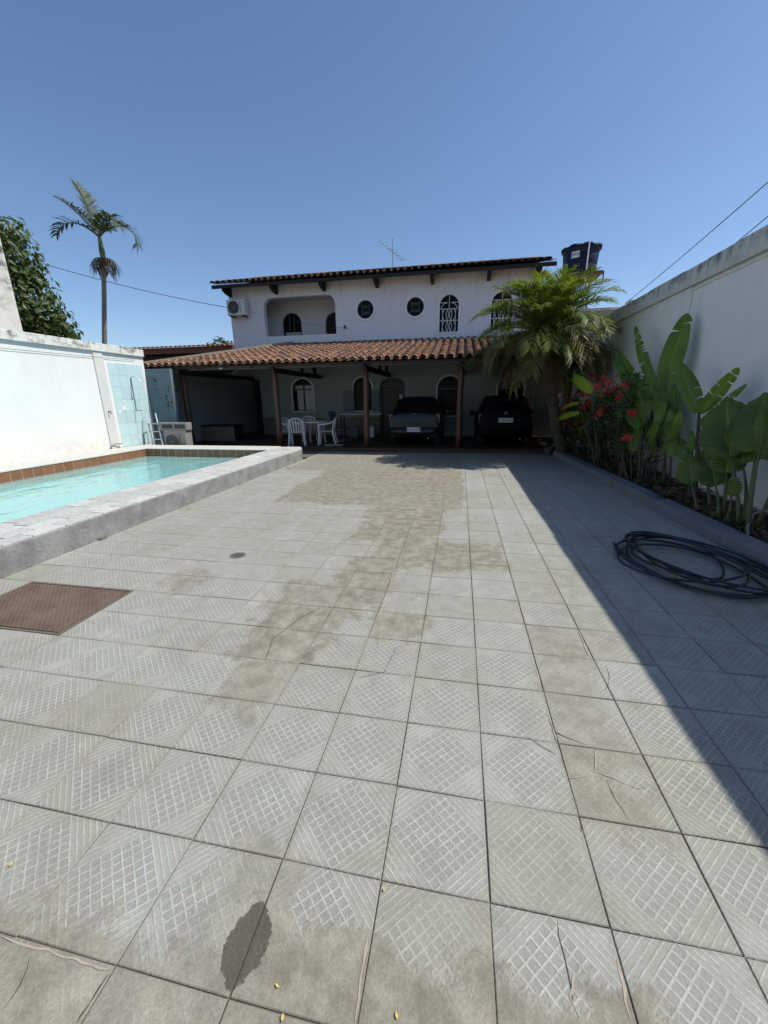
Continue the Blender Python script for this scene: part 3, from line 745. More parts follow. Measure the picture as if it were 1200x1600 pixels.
sw = MB(); sw.box(-8.95, -8.73, HY + .22, 21, 2.5, 5.72); sw.box(2.23, 2.45, HY + .22, 21, 2.5, 5.72); sw.box(-8.95, 2.45, 21, 21.2, 0, 5.72); sw.box(2.23, 3.49, HY + .22, 21, 0, 2.5); sw.box(-8.95, -8.73, 17.4, 21, 0, 2.5)
sw.poly((-8.95, HY, 3.5), (-8.95, HY + .22, 3.5), (-8.95, HY + .22, 5.72), (-8.95, HY, 5.72)); sw.poly((2.45, HY, 3.5), (2.45, HY + .22, 3.5), (2.45, HY + .22, 5.72), (2.45, HY, 5.72))
sw.build('side_wall', 'facade', house, fix=False)
# balcony recess
bk = arch(-7.5, -6.65, 3.6, 4.96); bd = arch(-5.6, -4.8, 3.6, 4.9)
b = MB(); BY = HY + 1.5
wall_open(b, -8.5, -3.9, 3.5, 5.4, BY, [bk, bd], .15)
b.poly((-8.5, HY + .22, 3.5), (-8.5, BY, 3.5), (-8.5, BY, 5.4), (-8.5, HY + .22, 5.4)); b.poly((-3.9, HY + .22, 3.5), (-3.9, BY, 3.5), (-3.9, BY, 5.4), (-3.9, HY + .22, 5.4))
b.poly((-8.5, HY + .22, 5.4), (-3.9, HY + .22, 5.4), (-3.9, BY, 5.4), (-8.5, BY, 5.4)); b.poly((-8.5, HY + .22, 3.5), (-3.9, HY + .22, 3.5), (-3.9, BY, 3.5), (-8.5, BY, 3.5))
b.build('balcony', 'facade', house, fix=False)
def opening(o, y, kind, nm='window', label=None):
    wn = pane(o, y + .12, 'glass', house, nm)
    if label: wn['label'] = label
    return wn
wn = pane(bk, BY + .12, 'glass', house, 'window')
for k in range(4):
    x = bk['x0'] + .1 + k * .2; MB().box(x - .015, x + .015, BY + .08, BY + .11, 3.62, bk['t'](x) - .02 if k in (1, 2) else 4.2).build('bar', 'shutter', wn)
MB().box(bk['x0'] + .08, bk['x1'] - .08, BY + .085, BY + .105, 3.9, 4.22).build('curtain', 'curtain', wn)
pane(bd, BY + .14, 'dark_room', house, 'doorway')
for o in (r1, r2):
    wn = pane(o, HY + .10, 'glass', house, 'window')
    ring(o, HY - .035, HY + .02, 0.0, .075, 'trim', 'frame', wn)
    g_ = MB(); c, z = o['c'], o['cz']; s = .13
    for (xa, za, xb, zb) in ((-s, -s, s, -s), (s, -s, s, s), (s, s, -s, s), (-s, s, -s, -s), (-.075, -.075, .075, -.075), (-.075, .075, .075, .075)):
        g_.bar((c + xa, HY + .06, z + za), (c + xb, HY + .06, z + zb), .016, .016)
    for a in range(4):
        an = PI / 4 + a * PI / 2; g_.bar((c + s * 1.41 * math.cos(an), HY + .06, z + s * 1.41 * math.sin(an)), (c + .31 * math.cos(an), HY + .06, z + .31 * math.sin(an)), .014, .014)
    g_.build('grille', 'shutter', wn)
def grille(o, wn, y):
    g_ = MB(); x0, x1, z0 = o['x0'], o['x1'], o['z0']; W = x1 - x0; c = o['c']
    T = lambda p, q: g_.bar((p[0], y, p[1]), (q[0], y, q[1]), .018, .018)
    z3 = z0 + .78
    for z in (z0 + .02, z0 + .40, z3): T((x0, z), (x1, z))
    for x in (x0 + .10, x1 - .10): T((x, z0), (x, z3))
    for zc in (z0 + .21, z0 + .59):
        for dx in (-.12, .0, .12):
            pr = None
            for k in range(13):
                a = 2 * PI * k / 12; p = (c + dx + .105 * math.cos(a), zc + .19 * math.sin(a))
                if pr: T(pr, p)
                pr = p
    T((c, z3), (c, z0 + 1.2)); T((x0 + .03, z3 + .2), (x1 - .03, z3 + .2))
    for s in (-1, 1):
        pr = None
        for k in range(7):
            a = k / 6 * PI / 2; p = (c + s * (.02 + .26 * math.sin(a)), z3 + .2 - .2 * (1 - math.cos(a)) ** 1) if k else (c, z3 + .2)
            if pr: T(pr, p)
            pr = p
    g_.build('grille', 'trim', wn)
for o in (a1, a2):
    wn = pane(o, HY + .13, 'glass', house, 'window'); ring(o, HY - .03, HY + .02, 0, .07, 'trim', 'frame', wn); grille(o, wn, HY + .05)
# ground floor windows and door
wn = pane(w1, HY + .14, 'glass', house, 'window'); ring(w1, HY - .03, HY + .02, 0, .06, 'trim', 'frame', wn)
MB().box(w1['x0'] + .03, w1['x1'] - .03, HY + .08, HY + .11, 1.86, 1.89).build('transom', 'shutter', wn)
for xa, xb, za, zb in ((-6.47, -6.22, 1.08, 1.86), (-6.15, -5.80, 1.08, 1.86), (-6.54, -6.22, 1.90, 2.03), (-6.15, -5.82, 1.90, 2.03)):
    cm = MB(); n = 10
    for k in range(n):
        x0_, x1_ = xa + (xb - xa) * k / n, xa + (xb - xa) * (k + 1) / n; ya, yb = HY + .125 + .008 * (k % 2), HY + .125 + .008 * ((k + 1) % 2)
        cm.poly((x0_, ya, za), (x1_, yb, za), (x1_, yb, zb), (x0_, ya, zb))
    cm.build('curtain', 'curtain', wn, fix=False)
wn = pane(w2, HY + .14, 'glass', house, 'window'); ring(w2, HY - .03, HY + .02, 0, .06, 'trim', 'frame', wn)
MB().box(-4.52, -4.12, HY - .10, HY - .06, 1.03, 1.82).build('shutter', 'shutter', wn); MB().box(-3.36, -3.1, HY - .10, HY - .06, 1.03, 1.82).build('shutter', 'shutter', wn)
for o in (w3, w4):
    wn = pane(o, HY + .14, 'glass', house, 'window'); ring(o, HY - .03, HY + .02, 0, .07, 'trim', 'frame', wn)
    MB().box(o['x0'] + .02, o['x1'] - .02, HY + .09, HY + .12, 1.80, 1.84).build('transom', 'shutter', wn)
d_ = pane(dr, HY + .18, 'door', house, 'door'); MB().box(-2.33, -2.2, HY + .14, HY + .155, 1.15, 1.63).build('paper_sheet', 'curtain', d_)
MB().box(dr['x0'], dr['x1'], HY + .12, HY + .175, 1.95, 1.99).build('transom', 'shutter', d_)
# skirting band of stone tile under the ground floor windows
MB().box(-8.0, -3.06, HY - .012, HY - .001, .1, .78).build('dado', plain('brown_dado_tile', (.20, .15, .11), .6, .2), house)
# verandah floor and shower block
vf = MB(); vf.box(-9.15, 3.49, 11.28, HY, -.3, .1); vf.box(-9.15, -8.0, HY, 17.2, -.3, .1); vf.build('verandah_floor', 'red_floor', house)
n = 26
for k in range(n):
    x0_ = -9.2 + 12.65 * k / n
    MB().box(x0_ + .003, x0_ + 12.65 / n - .003, 11.262, 11.279, -.02, .094).build('riser_tile', 'red_floor', house)
    MB().box(x0_ + .003, x0_ + 12.65 / n - .003, 11.245, 11.55, .101, .118).build('step_tile', 'red_floor', house)
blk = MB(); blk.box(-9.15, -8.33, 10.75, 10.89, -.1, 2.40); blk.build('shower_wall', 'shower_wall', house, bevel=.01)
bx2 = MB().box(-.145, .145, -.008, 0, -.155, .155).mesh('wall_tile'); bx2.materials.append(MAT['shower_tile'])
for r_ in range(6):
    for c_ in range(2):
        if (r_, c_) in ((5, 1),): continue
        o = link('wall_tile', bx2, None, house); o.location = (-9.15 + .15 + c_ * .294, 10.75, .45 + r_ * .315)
for k in range(14):
    x, z = rnd(-8.95, -8.42), rnd(1.3, 2.1); MB().box(x, x + rnd(.02, .06), 10.737, 10.7405, z, z + rnd(.02, .06)).build('chipped_spot', 'crack', house)
# posts
for i, X in enumerate((-8.45, -5.42, -2.68, -.01, 2.75)):
    po = MB(); lean = rnd(-.02, .02)
    po.tube([(X + lean * k / 6 + rnd(-.008, .008), 11.47 + rnd(-.008, .008), .118 + (2.42 - .118) * k / 6) for k in range(7)], [.095, .09, .087, .085, .083, .082, .08], 12)
    po.build('post', 'post_wood', house, smooth=True)
MB().box(-9.1, 3.42, 11.40, 11.54, 2.38, 2.50).build('eave_beam', 'grey_wood', house, bevel=.008)
SL = (3.53 - 2.50) / (15.48 - 10.9)
roofz = lambda Y: 2.54 + (Y - 11.15) * SL
for X in (-5.42, -2.68, -.01, 2.75):
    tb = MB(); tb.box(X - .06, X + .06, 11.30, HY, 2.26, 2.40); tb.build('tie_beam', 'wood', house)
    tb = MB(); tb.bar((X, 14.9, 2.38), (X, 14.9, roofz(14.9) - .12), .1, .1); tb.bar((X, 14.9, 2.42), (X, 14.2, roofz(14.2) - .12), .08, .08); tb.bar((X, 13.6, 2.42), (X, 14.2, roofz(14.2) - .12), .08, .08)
    tb.build('truss_strut', 'wood', house)
MB().box(-8.32, -8.2, 10.93, HY, 2.24, 2.38).build('wall_plate', 'wood', house)
for k in range(14):
    X = -7.6 + k * .83; MB().bar((X, 11.0, roofz(11.0) - .085), (X, 15.45, roofz(15.45) - .085), .06, .10).build('rafter', 'wood', house)
for k in range(5):
    Y = 12.2 + k * .8; MB().box(-7.9, 3.4, Y - .04, Y + .04, roofz(Y) - .25, roofz(Y) - .15).build('purlin', 'wood', house)
MB().box(-9.5, 3.42, 10.95, 10.98, 2.40, 2.455).build('fascia', 'wood', house)
# ---- clay tiles
CP, EXP = .235, .36
def cap_mesh(L=.43, r0=.092, r1=.078, n=6, th=.012):
    vs = []; fs = []
    for (y, r) in ((0, r0), (L, r1)):
        for rr in (r, r - th):
            for k in range(n + 1):
                a = PI * k / n; vs.append((rr * math.cos(a), y, rr * math.sin(a) * .8))
    m_ = n + 1
    for k in range(n):
        fs += [(k, k + 1, 2 * m_ + k + 1, 2 * m_ + k), (m_ + k + 1, m_ + k, 3 * m_ + k, 3 * m_ + k + 1), (k + 1, k, m_ + k, m_ + k + 1)]
    return vs, fs
cv, cf = cap_mesh()
cap_me = [MB().add(*cap_mesh(r0=.092 + rnd(-.004, .004))).mesh('clay_tile') for _ in range(4)]
def add_lip(me):
    at_ = me.attributes.new('lip', 'FLOAT', 'POINT')
    at_.data.foreach_set('value', [1. if (i % 28) < 14 else 0. for i in range(len(me.vertices))])
for c in cap_me: add_lip(c)
for c in cap_me:
    c.materials.append(MAT['clay']); c.polygons.foreach_set('use_smooth', [True] * len(c.polygons))
def tiled_roof(roof, x0, x1, y0, z0, slope, run, single_rows, lim=None, mat='clay'):
    caps = []
    for c in cap_me:
        if mat == 'clay': caps.append(c)
        else: d = c.copy(); d.materials.clear(); d.materials.append(MAT[mat]); caps.append(d)
    ang = math.atan(slope); ln = run / math.cos(ang); ncol = int((x1 - x0) / CP); nrow = int(ln / EXP)
    bulk = MB(); Mx = Matrix.Rotation(ang, 4, 'X')
    for i in range(ncol):
        X = x0 + (i + .5) * CP
        for j in range(nrow + 1):
            s = j * EXP
            if s > ln - .1 or (lim and s > lim(X)): continue
            loc = Vector((X + rnd(-.008, .008), y0 + s * math.cos(ang), z0 + s * math.sin(ang) + .018 + rnd(-.004, .006)))
            eul = (ang + .03 * 0 - .028, rnd(-.03, .03), rnd(-.025, .025))
            if j < single_rows:
                o = link('clay_tile', random.choice(caps), None, roof); o.location = loc; o.rotation_euler = eul
            else:
                from mathutils import Euler
                mt = Matrix.Translation(loc) @ Euler(eul).to_matrix().to_4x4()
                bulk.add([mt @ Vector(v) for v in cv], cf)
    o = bulk.build('roof_tiles', mat, roof, smooth=True, kind='stuff', fix=False)
    add_lip(o.data)
    # channel tiles between the caps
    ch = MB(); sub = 6; ny = nrow + 1
    for i in range(ncol):
        xa = x0 + i * CP
        for j in range(ny):
            s0 = j * EXP - (.03 if j == 0 else 0); s1 = min((j + 1) * EXP + .02, ln)
            if lim: s1 = min(s1, lim(xa + CP / 2) + .2)
            if s1 <= s0: continue
            row = []
            for s, dz in ((s0, .012), (s1, -.004)):
                for k in range(sub + 1):
                    x = xa - CP / 2 + CP * k / sub + CP / 2 + CP / 2
                    zz = -.05 * math.sin(PI * k / sub) + dz + .02
                    row.append((x, y0 + s * math.cos(ang) - zz * math.sin(ang), z0 + s * math.sin(ang) + zz * math.cos(ang)))
            ch.add(row, [(k, k + 1, sub + 2 + k, sub + 1 + k) for k in range(sub)])
    ch.build('channel_tiles', mat, roof, smooth=True, kind='stuff', fix=False)
vr = MB(); vr.poly((-9.5, 10.95, 2.465), (3.45, 10.95, 2.465), (3.45, 15.48, 2.465 + 4.53 * SL), (-6.5, 15.48, 2.465 + 4.53 * SL))
vr.poly((-9.5, 10.95, 2.465), (-6.5, 15.48, 2.465 + 4.53 * SL), (-9.5, 15.48, 2.48))
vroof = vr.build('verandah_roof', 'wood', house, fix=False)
tiled_roof(vroof, -9.58, 3.45, 10.9, 2.498, SL, 4.58, 5, lambda X: 99 if X > -6.5 else max(.3, (X + 9.6) / 3.1 * 4.5))
MB().bar((-9.45, 11.0, 2.57), (-6.5, 15.45, 3.59), .2, .12).build('hip_ridge', plain('grey_mortar_ridge', (.26, .22, .18), .9, .45, 5, .5, 30), vroof)
US = .285
ur = MB(); ur.poly((-9.28, 14.88, 5.60), (2.83, 14.88, 5.60), (2.83, 18.3, 5.60 + 3.42 * US), (-9.28, 18.3, 5.60 + 3.42 * US)); ur.poly((-9.28, 18.3, 5.60 + 3.42 * US), (2.83, 18.3, 5.60 + 3.42 * US), (2.83, 21.7, 5.6), (-9.28, 21.7, 5.6))
uroof = ur.build('upper_roof', 'wood', house, fix=False)
tiled_roof(uroof, -9.30, 2.86, 14.84, 5.635, US, 3.5, 2, mat='clay_dark')
bk_ = MB(); bk_.poly((-9.28, 18.3, 5.66 + 3.42 * US), (2.83, 18.3, 5.66 + 3.42 * US), (2.83, 21.75, 5.65), (-9.28, 21.75, 5.65)); bk_.build('rear_slope', 'clay', uroof, fix=False)
k = 0
rm = MB().lathe([(.11, 0), (.095, .4)], 10).mesh('ridge_tile'); rm.materials.append(MAT['clay'])
for k in range(31):
    o = link('ridge_tile', rm, None, uroof); o.location = (-9.25 + k * .39, 18.3, 5.66 + 3.42 * US); o.rotation_euler = (0, PI / 2, 0)
sf = MB(); sf.box(-9.26, 2.82, 14.90, 14.95, 5.48, 5.595); sf.build('fascia', 'wood', uroof)
MB().poly((-9.26, 14.95, 5.53), (2.82, 14.95, 5.53), (2.82, 15.5, 5.66), (-9.26, 15.5, 5.66)).build('soffit', 'wood', uroof, fix=False)
for X in (-8.85, -6.96, -5.08, -3.09, -1.13, .77, 2.35):
    MB().prism([(15.5, 5.30), (15.2, 5.34), (14.97, 5.42), (14.97, 5.50), (15.5, 5.62)], lambda p: (X - .055, p[0], p[1]), lambda p: (X + .055, p[0], p[1])).build('bracket', 'wood', house)
gs = MB(); gs.poly((-8.95, HY, 5.72), (-8.95, 18.3, 5.6 + 3.4 * US), (-8.95, 21.2, 5.72)); gs.poly((2.45, HY, 5.72), (2.45, 18.3, 5.6 + 3.4 * US), (2.45, 21.2, 5.72)); gs.build('gable', 'facade', house, fix=False)
MB().lathe([(.03, 0), (.03, .05), (.045, .05), (.045, .07)], 12).build('x', 'wood') if False else None
q = at(539, 511, HY); MB().box(q.x - .04, q.x + .04, HY - .03, HY, q.z - .05, q.z + .05).build('junction_box', 'black_plastic', house)
# antenna
A = Vector((-2.72, 16.6, 6.05)); t = thing('television_antenna', 'thin television antenna on a mast above the upper roof', 'antenna', A)
MB().tube([A, A + Vector((0, 0, 1.15))], .017, 6).build('mast', 'steel', t)
b0 = A + Vector((-.42, -.3, .98)); b1 = A + Vector((.34, .35, .52)); MB().tube([b0, b1], .012, 5).build('boom', 'steel', t)
for k in range(9):
    p = b0.lerp(b1, k / 8); MB().tube([p + Vector((-.05 - .012 * k, .05 + .012 * k, .02)), p - Vector((-.05 - .012 * k, .05 + .012 * k, .02))], .007, 4).build('element', 'steel', t)
# air conditioner on the facade
def condenser(name, label, x0, x1, y0, y1, z0, z1, group=None, foot=True, skin='off_white_metal'):
    t = thing(name, label, 'air conditioner', ((x0 + x1) / 2, y0, z0), group=group)
    MB().box(x0, x1, y0, y1, z0, z1).build('casing', skin, t, bevel=.012)
    r = min((z1 - z0) * .42, (x1 - x0) * .3); c = (x0 + r + .05, y0, (z0 + z1) / 2)
    g_ = MB()
    for rr in (1, .8, .6, .4, .2):
        P = [(c[0] + r * rr * math.cos(2 * PI * k / 20), y0 - .012, c[2] + r * rr * math.sin(2 * PI * k / 20)) for k in range(20)]; g_.tube(P, .004, 4, closed=True)
    for k in range(6): a = PI * k / 6; g_.tube([(c[0] - r * math.cos(a), y0 - .012, c[2] - r * math.sin(a)), (c[0] + r * math.cos(a), y0 - .012, c[2] + r * math.sin(a))], .003, 4)
    MB().poly(*[(c[0] + r * math.cos(2 * PI * k / 24), y0 - .003, c[2] + r * math.sin(2 * PI * k / 24)) for k in range(24)]).build('fan_opening', 'black_plastic', t)
    g_.build('fan_guard', 'steel', t)
    MB().box(x1 - .2, x1 - .18, y0 - .004, y0 + .002, z0 + .1, z1 - .08).build('seam', 'black_plastic', t)
    if foot:
        for x in (x0 + .1, x1 - .14): MB().box(x, x + .05, y0 - .01, y1 + .03, z0 - .05, z0).build('foot', 'black_plastic', t)
    return t
condenser('air_conditioner', 'white air conditioner unit bracketed to the upper facade beside the balcony', -8.86, -8.12, 15.12, 15.42, 4.6, 5.14)
condenser('air_conditioner', 'old air conditioner unit standing on the floor beside the ladder', -8.42, -7.72, 10.2, 10.5, .043, .68, skin='dull_metal')
t = thing('indoor_unit', 'white slotted air conditioner indoor unit lying on the floor unit', 'air conditioner', (-8.1, 10.4, .69))
MB().box(-8.60, -7.66, 10.24, 10.48, .685, .90).build('casing', 'dull_metal', t, bevel=.02)
for k in range(2): MB().box(-8.46 + k * .40, -8.12 + k * .40, 10.234, 10.242, .74, .85).build('slot', 'black_plastic', t)
# ------------------------------------------------------------------ small things on and by the left wall
t = thing('outdoor_shower', 'thin outdoor shower pipe with curved white arm at the wall corner', 'shower', (-9.1, 10.2, .3))
p0 = atx(205, 590, -9.13); p1 = atx(213, 640, -9.13)
MB().tube([(-9.125, 10.15, p1.z), (-9.125, 10.15, p0.z)], .012, 8).build('riser', 'steel', t)
a = Vector((-9.125, 10.15, p0.z)); MB().tube([a, a + Vector((.08, 0, .03)), a + Vector((.2, -.02, .02)), a + Vector((.28, -.03, -.06)), a + Vector((.30, -.03, -.12))], [.012, .012, .013, .017, .03], 8).build('arm', 'white_plastic', t)
MB().tube([(-9.13, 10.1, p1.z - .02), (-9.0, 10.1, p1.z - .02), (-8.9, 10.1, p1.z - .02)], .01, 6).build('valve', 'steel', t)
q = atx(180, 697, -9.1); t = thing('garden_tap', 'small dark bent pipe at the foot of the white wall', 'pipe', (-9.1, q.y, .285))
MB().tube([(-9.1, q.y - .12, .287), (-9.1, q.y - .12, .38), (-9.08, q.y - .02, .41), (-9.06, q.y + .12, .39), (-9.06, q.y + .2, .40)], .016, 7).build('pipe', 'steel', t)
q = atx(170, 643, -9.1); o = MB().tube([(-9.118, q.y, q.z), (-9.05, q.y, q.z), (-9.04, q.y, q.z - .06)], .014, 7).build('wall_spout', 'black_plastic'); tag(o, 'little black spout sticking out of the bare render strip', 'spout')
# stepladder leaning open in front of the shower wall
L = [at(236, 648, 10.42), at(248, 647, 10.42)]
t = thing('stepladder', 'white metal stepladder standing open before the shower wall', 'ladder', (-8.85, 10.2, .0))
xl, xr, zt = -9.02, -8.70, 1.16
for x in (xl, xr): MB().tube([(x + .02, 10.33, zt), (x + .30, 10.12, .0)], .017, 7).build('front_rail', 'white_plastic', t)
for x in (xl, xr): MB().tube([(x - .02, 10.44, .0), (x - .01, 10.42, .78), (x + .05, 10.36, .86), (x + .08, 10.33, .86)], .013, 7).build('rear_leg', 'white_plastic', t)
for k in range(4):
    z = .2 + k * .22; f = 1 - z / zt; MB().box(xl + .30 * f, xr + .30 * f, 10.12 + .21 * (1 - f) - .04, 10.12 + .21 * (1 - f) + .05, z, z + .022).build('step', 'aluminium', t)
# plank counter under the verandah
t = thing('plank_counter', 'low pale counter of upright planks in the dark verandah corner', 'counter', (-8.5, 13, .1))
MAT['plank'] = plain('pale_plank', (.24, .19, .14), .8, .3)
for k in range(13):
    x = -9.1 + k * .097; MB().box(x, x + .09, 12.95, 12.98, .101, .60 + rnd(-.006, .006)).build('plank', 'plank', t)
MB().box(-9.12, -7.82, 12.93, 13.6, .61, .65).build('top', 'wood', t); MB().box(-9.1, -7.84, 13.0, 13.58, .101, .61).build('body', 'wood', t)
# floodlight
q = at(347, 573, 11.1); t = thing('floodlight', 'small white floodlight fixed under the verandah eave', 'floodlight', (q.x, 11.12, q.z))
MB().box(q.x - .09, q.x + .09, 11.06, 11.12, q.z - .06, q.z + .06).build('housing', 'white_plastic', t, bevel=.01)
MB().bar((q.x, 11.09, q.z + .05), (q.x - .2, 11.16, q.z + .14), .02, .02).build('bracket', 'steel', t)

# ------------------------------------------------------------------ verandah furniture
def plastic_chair():
    t = thing('plastic_chair', 'x', 'chair', world=False)
    s = MB(); n = 8   # seat with a dished surface
    for i in range(n):
        for j in range(n):
            P = []
            for (u, v) in ((i, j), (i + 1, j), (i + 1, j + 1), (i, j + 1)):
                x = -.22 + .44 * u / n; y = -.21 + .42 * v / n; P.append((x * (1 + .06 * (v / n)), y, .42 - .02 * math.cos(x * 6) * math.cos(y * 5) + .012 * (v / n)))
            s.poly(*P)
    o = s.build('seat', 'white_plastic', t, smooth=True); so2 = o.modifiers.new('th', 'SOLIDIFY'); so2.thickness = .018
    for sx in (-1, 1):
        MB().tube([(sx * .22, -.2, .42), (sx * .25, -.24, .2), (sx * .27, -.26, 0)], [.028, .025, .022], 6).build('leg', 'white_plastic', t)
        MB().tube([(sx * .21, .2, .44), (sx * .235, .25, .2), (sx * .25, .29, 0)], [.028, .025, .022], 6).build('leg', 'white_plastic', t)
        MB().tube([(sx * .235, -.22, .42), (sx * .275, -.24, .56), (sx * .28, -.2, .635), (sx * .275, 0, .65), (sx * .25, .17, .68), (sx * .2, .24, .74)], [.02, .022, .026, .026, .024, .02], 7).build('armrest', 'white_plastic', t)
    bk = MB()
    for k in range(5):
        x = -.14 + .07 * k; bk.bar((x * 1.0, .2, .43), (x * 1.25, .285, .80 - abs(k - 2) * .012), .04, .014)
    bk.tube([(-.21, .2, .45), (-.225, .24, .62), (-.2, .28, .78), (-.11, .298, .83), (0, .30, .845), (.11, .298, .83), (.2, .28, .78), (.225, .24, .62), (.21, .2, .45)], .022, 7)
    bk.build('backrest', 'white_plastic', t)
    return t
pc = plastic_chair()
spots = [(-5.28, 12.05, -1.9 + PI, 'white plastic armchair nearest the left side of the round table'), (-4.92, 12.78, .5, 'white plastic armchair partly hidden behind the round table'),
         (-4.16, 12.25, 1.75 + PI, 'white plastic armchair on the right side of the round table'), (-5.02, 11.85, 3.5, 'white plastic armchair in front of the round table, back to the yard')]
cs = [pc] + [copy_tree(pc) for _ in spots[1:]]
for o, (x, y, rz, lb) in zip(cs, spots):
    o.location = (x, y, .1); o.rotation_euler = (0, 0, rz); o['label'] = lb; o['group'] = 'plastic chairs round the table'
t = thing('round_table', 'round white plastic table between the plastic chairs', 'table', (-4.62, 12.35, .1), world=False)
MB().lathe([(.42, .68), (.46, .69), (.46, .72), (.0, .725)], 28, capt=False).build('table_top', 'white_plastic', t)
for k in range(4):
    a = PI / 4 + k * PI / 2; MB().tube([(.33 * math.cos(a), .33 * math.sin(a), .68), (.34 * math.cos(a), .34 * math.sin(a), .35), (.37 * math.cos(a), .37 * math.sin(a), 0)], [.05, .035, .028], 7).build('leg', 'white_plastic', t)
t = thing('office_chair', 'dark high backed office chair with tubular frame behind the table', 'chair', (-3.95, 13.1, .1), 1.3, world=False)
MB().box(-.22, .22, -.22, .22, .42, .48).build('seat', 'shutter', t, bevel=.02)
MB().bar((0, .24, .5), (0, .36, 1.0), .42, .05, (0, -1, 0)).build('backrest', 'shutter', t, bevel=.02)
for sx in (-1, 1): MB().tube([(sx * .23, .36, 1.0), (sx * .23, .24, .45), (sx * .23, -.2, .42), (sx * .23, -.22, .03), (sx * .23, .25, .02)], .014, 6).build('side_frame', 'steel', t)
t = thing('side_table', 'narrow table with pale top under the shuttered window', 'table', (-3.55, 14.7, .1), world=False)
MB().box(-.85, .75, -.25, .25, .84, .87).build('table_top', 'plate', t)
for sx in (-.8, .7):
    for sy in (-.2, .2): MB().box(sx - .02, sx + .02, sy - .02, sy + .02, 0, .84).build('leg', 'wood', t)
for k, (x, c_) in enumerate(((-.35, 'shutter'), (.28, 'white_plastic'))):
    o = MB().box(-3.55 + x - .15, -3.55 + x + .15, 14.55, 14.8, .105, .5).build('storage_box', c_, bevel=.01); tag(o, ('dark storage box' if k == 0 else 'pale storage box') + ' on the floor under the narrow table', 'box')
o = MB().box(-4.05, -3.5, 11.62, 11.9, .119, .15).build('door_mat', 'green_mat', bevel=.01); tag(o, 'green grey mat at the edge of the verandah step', 'mat')

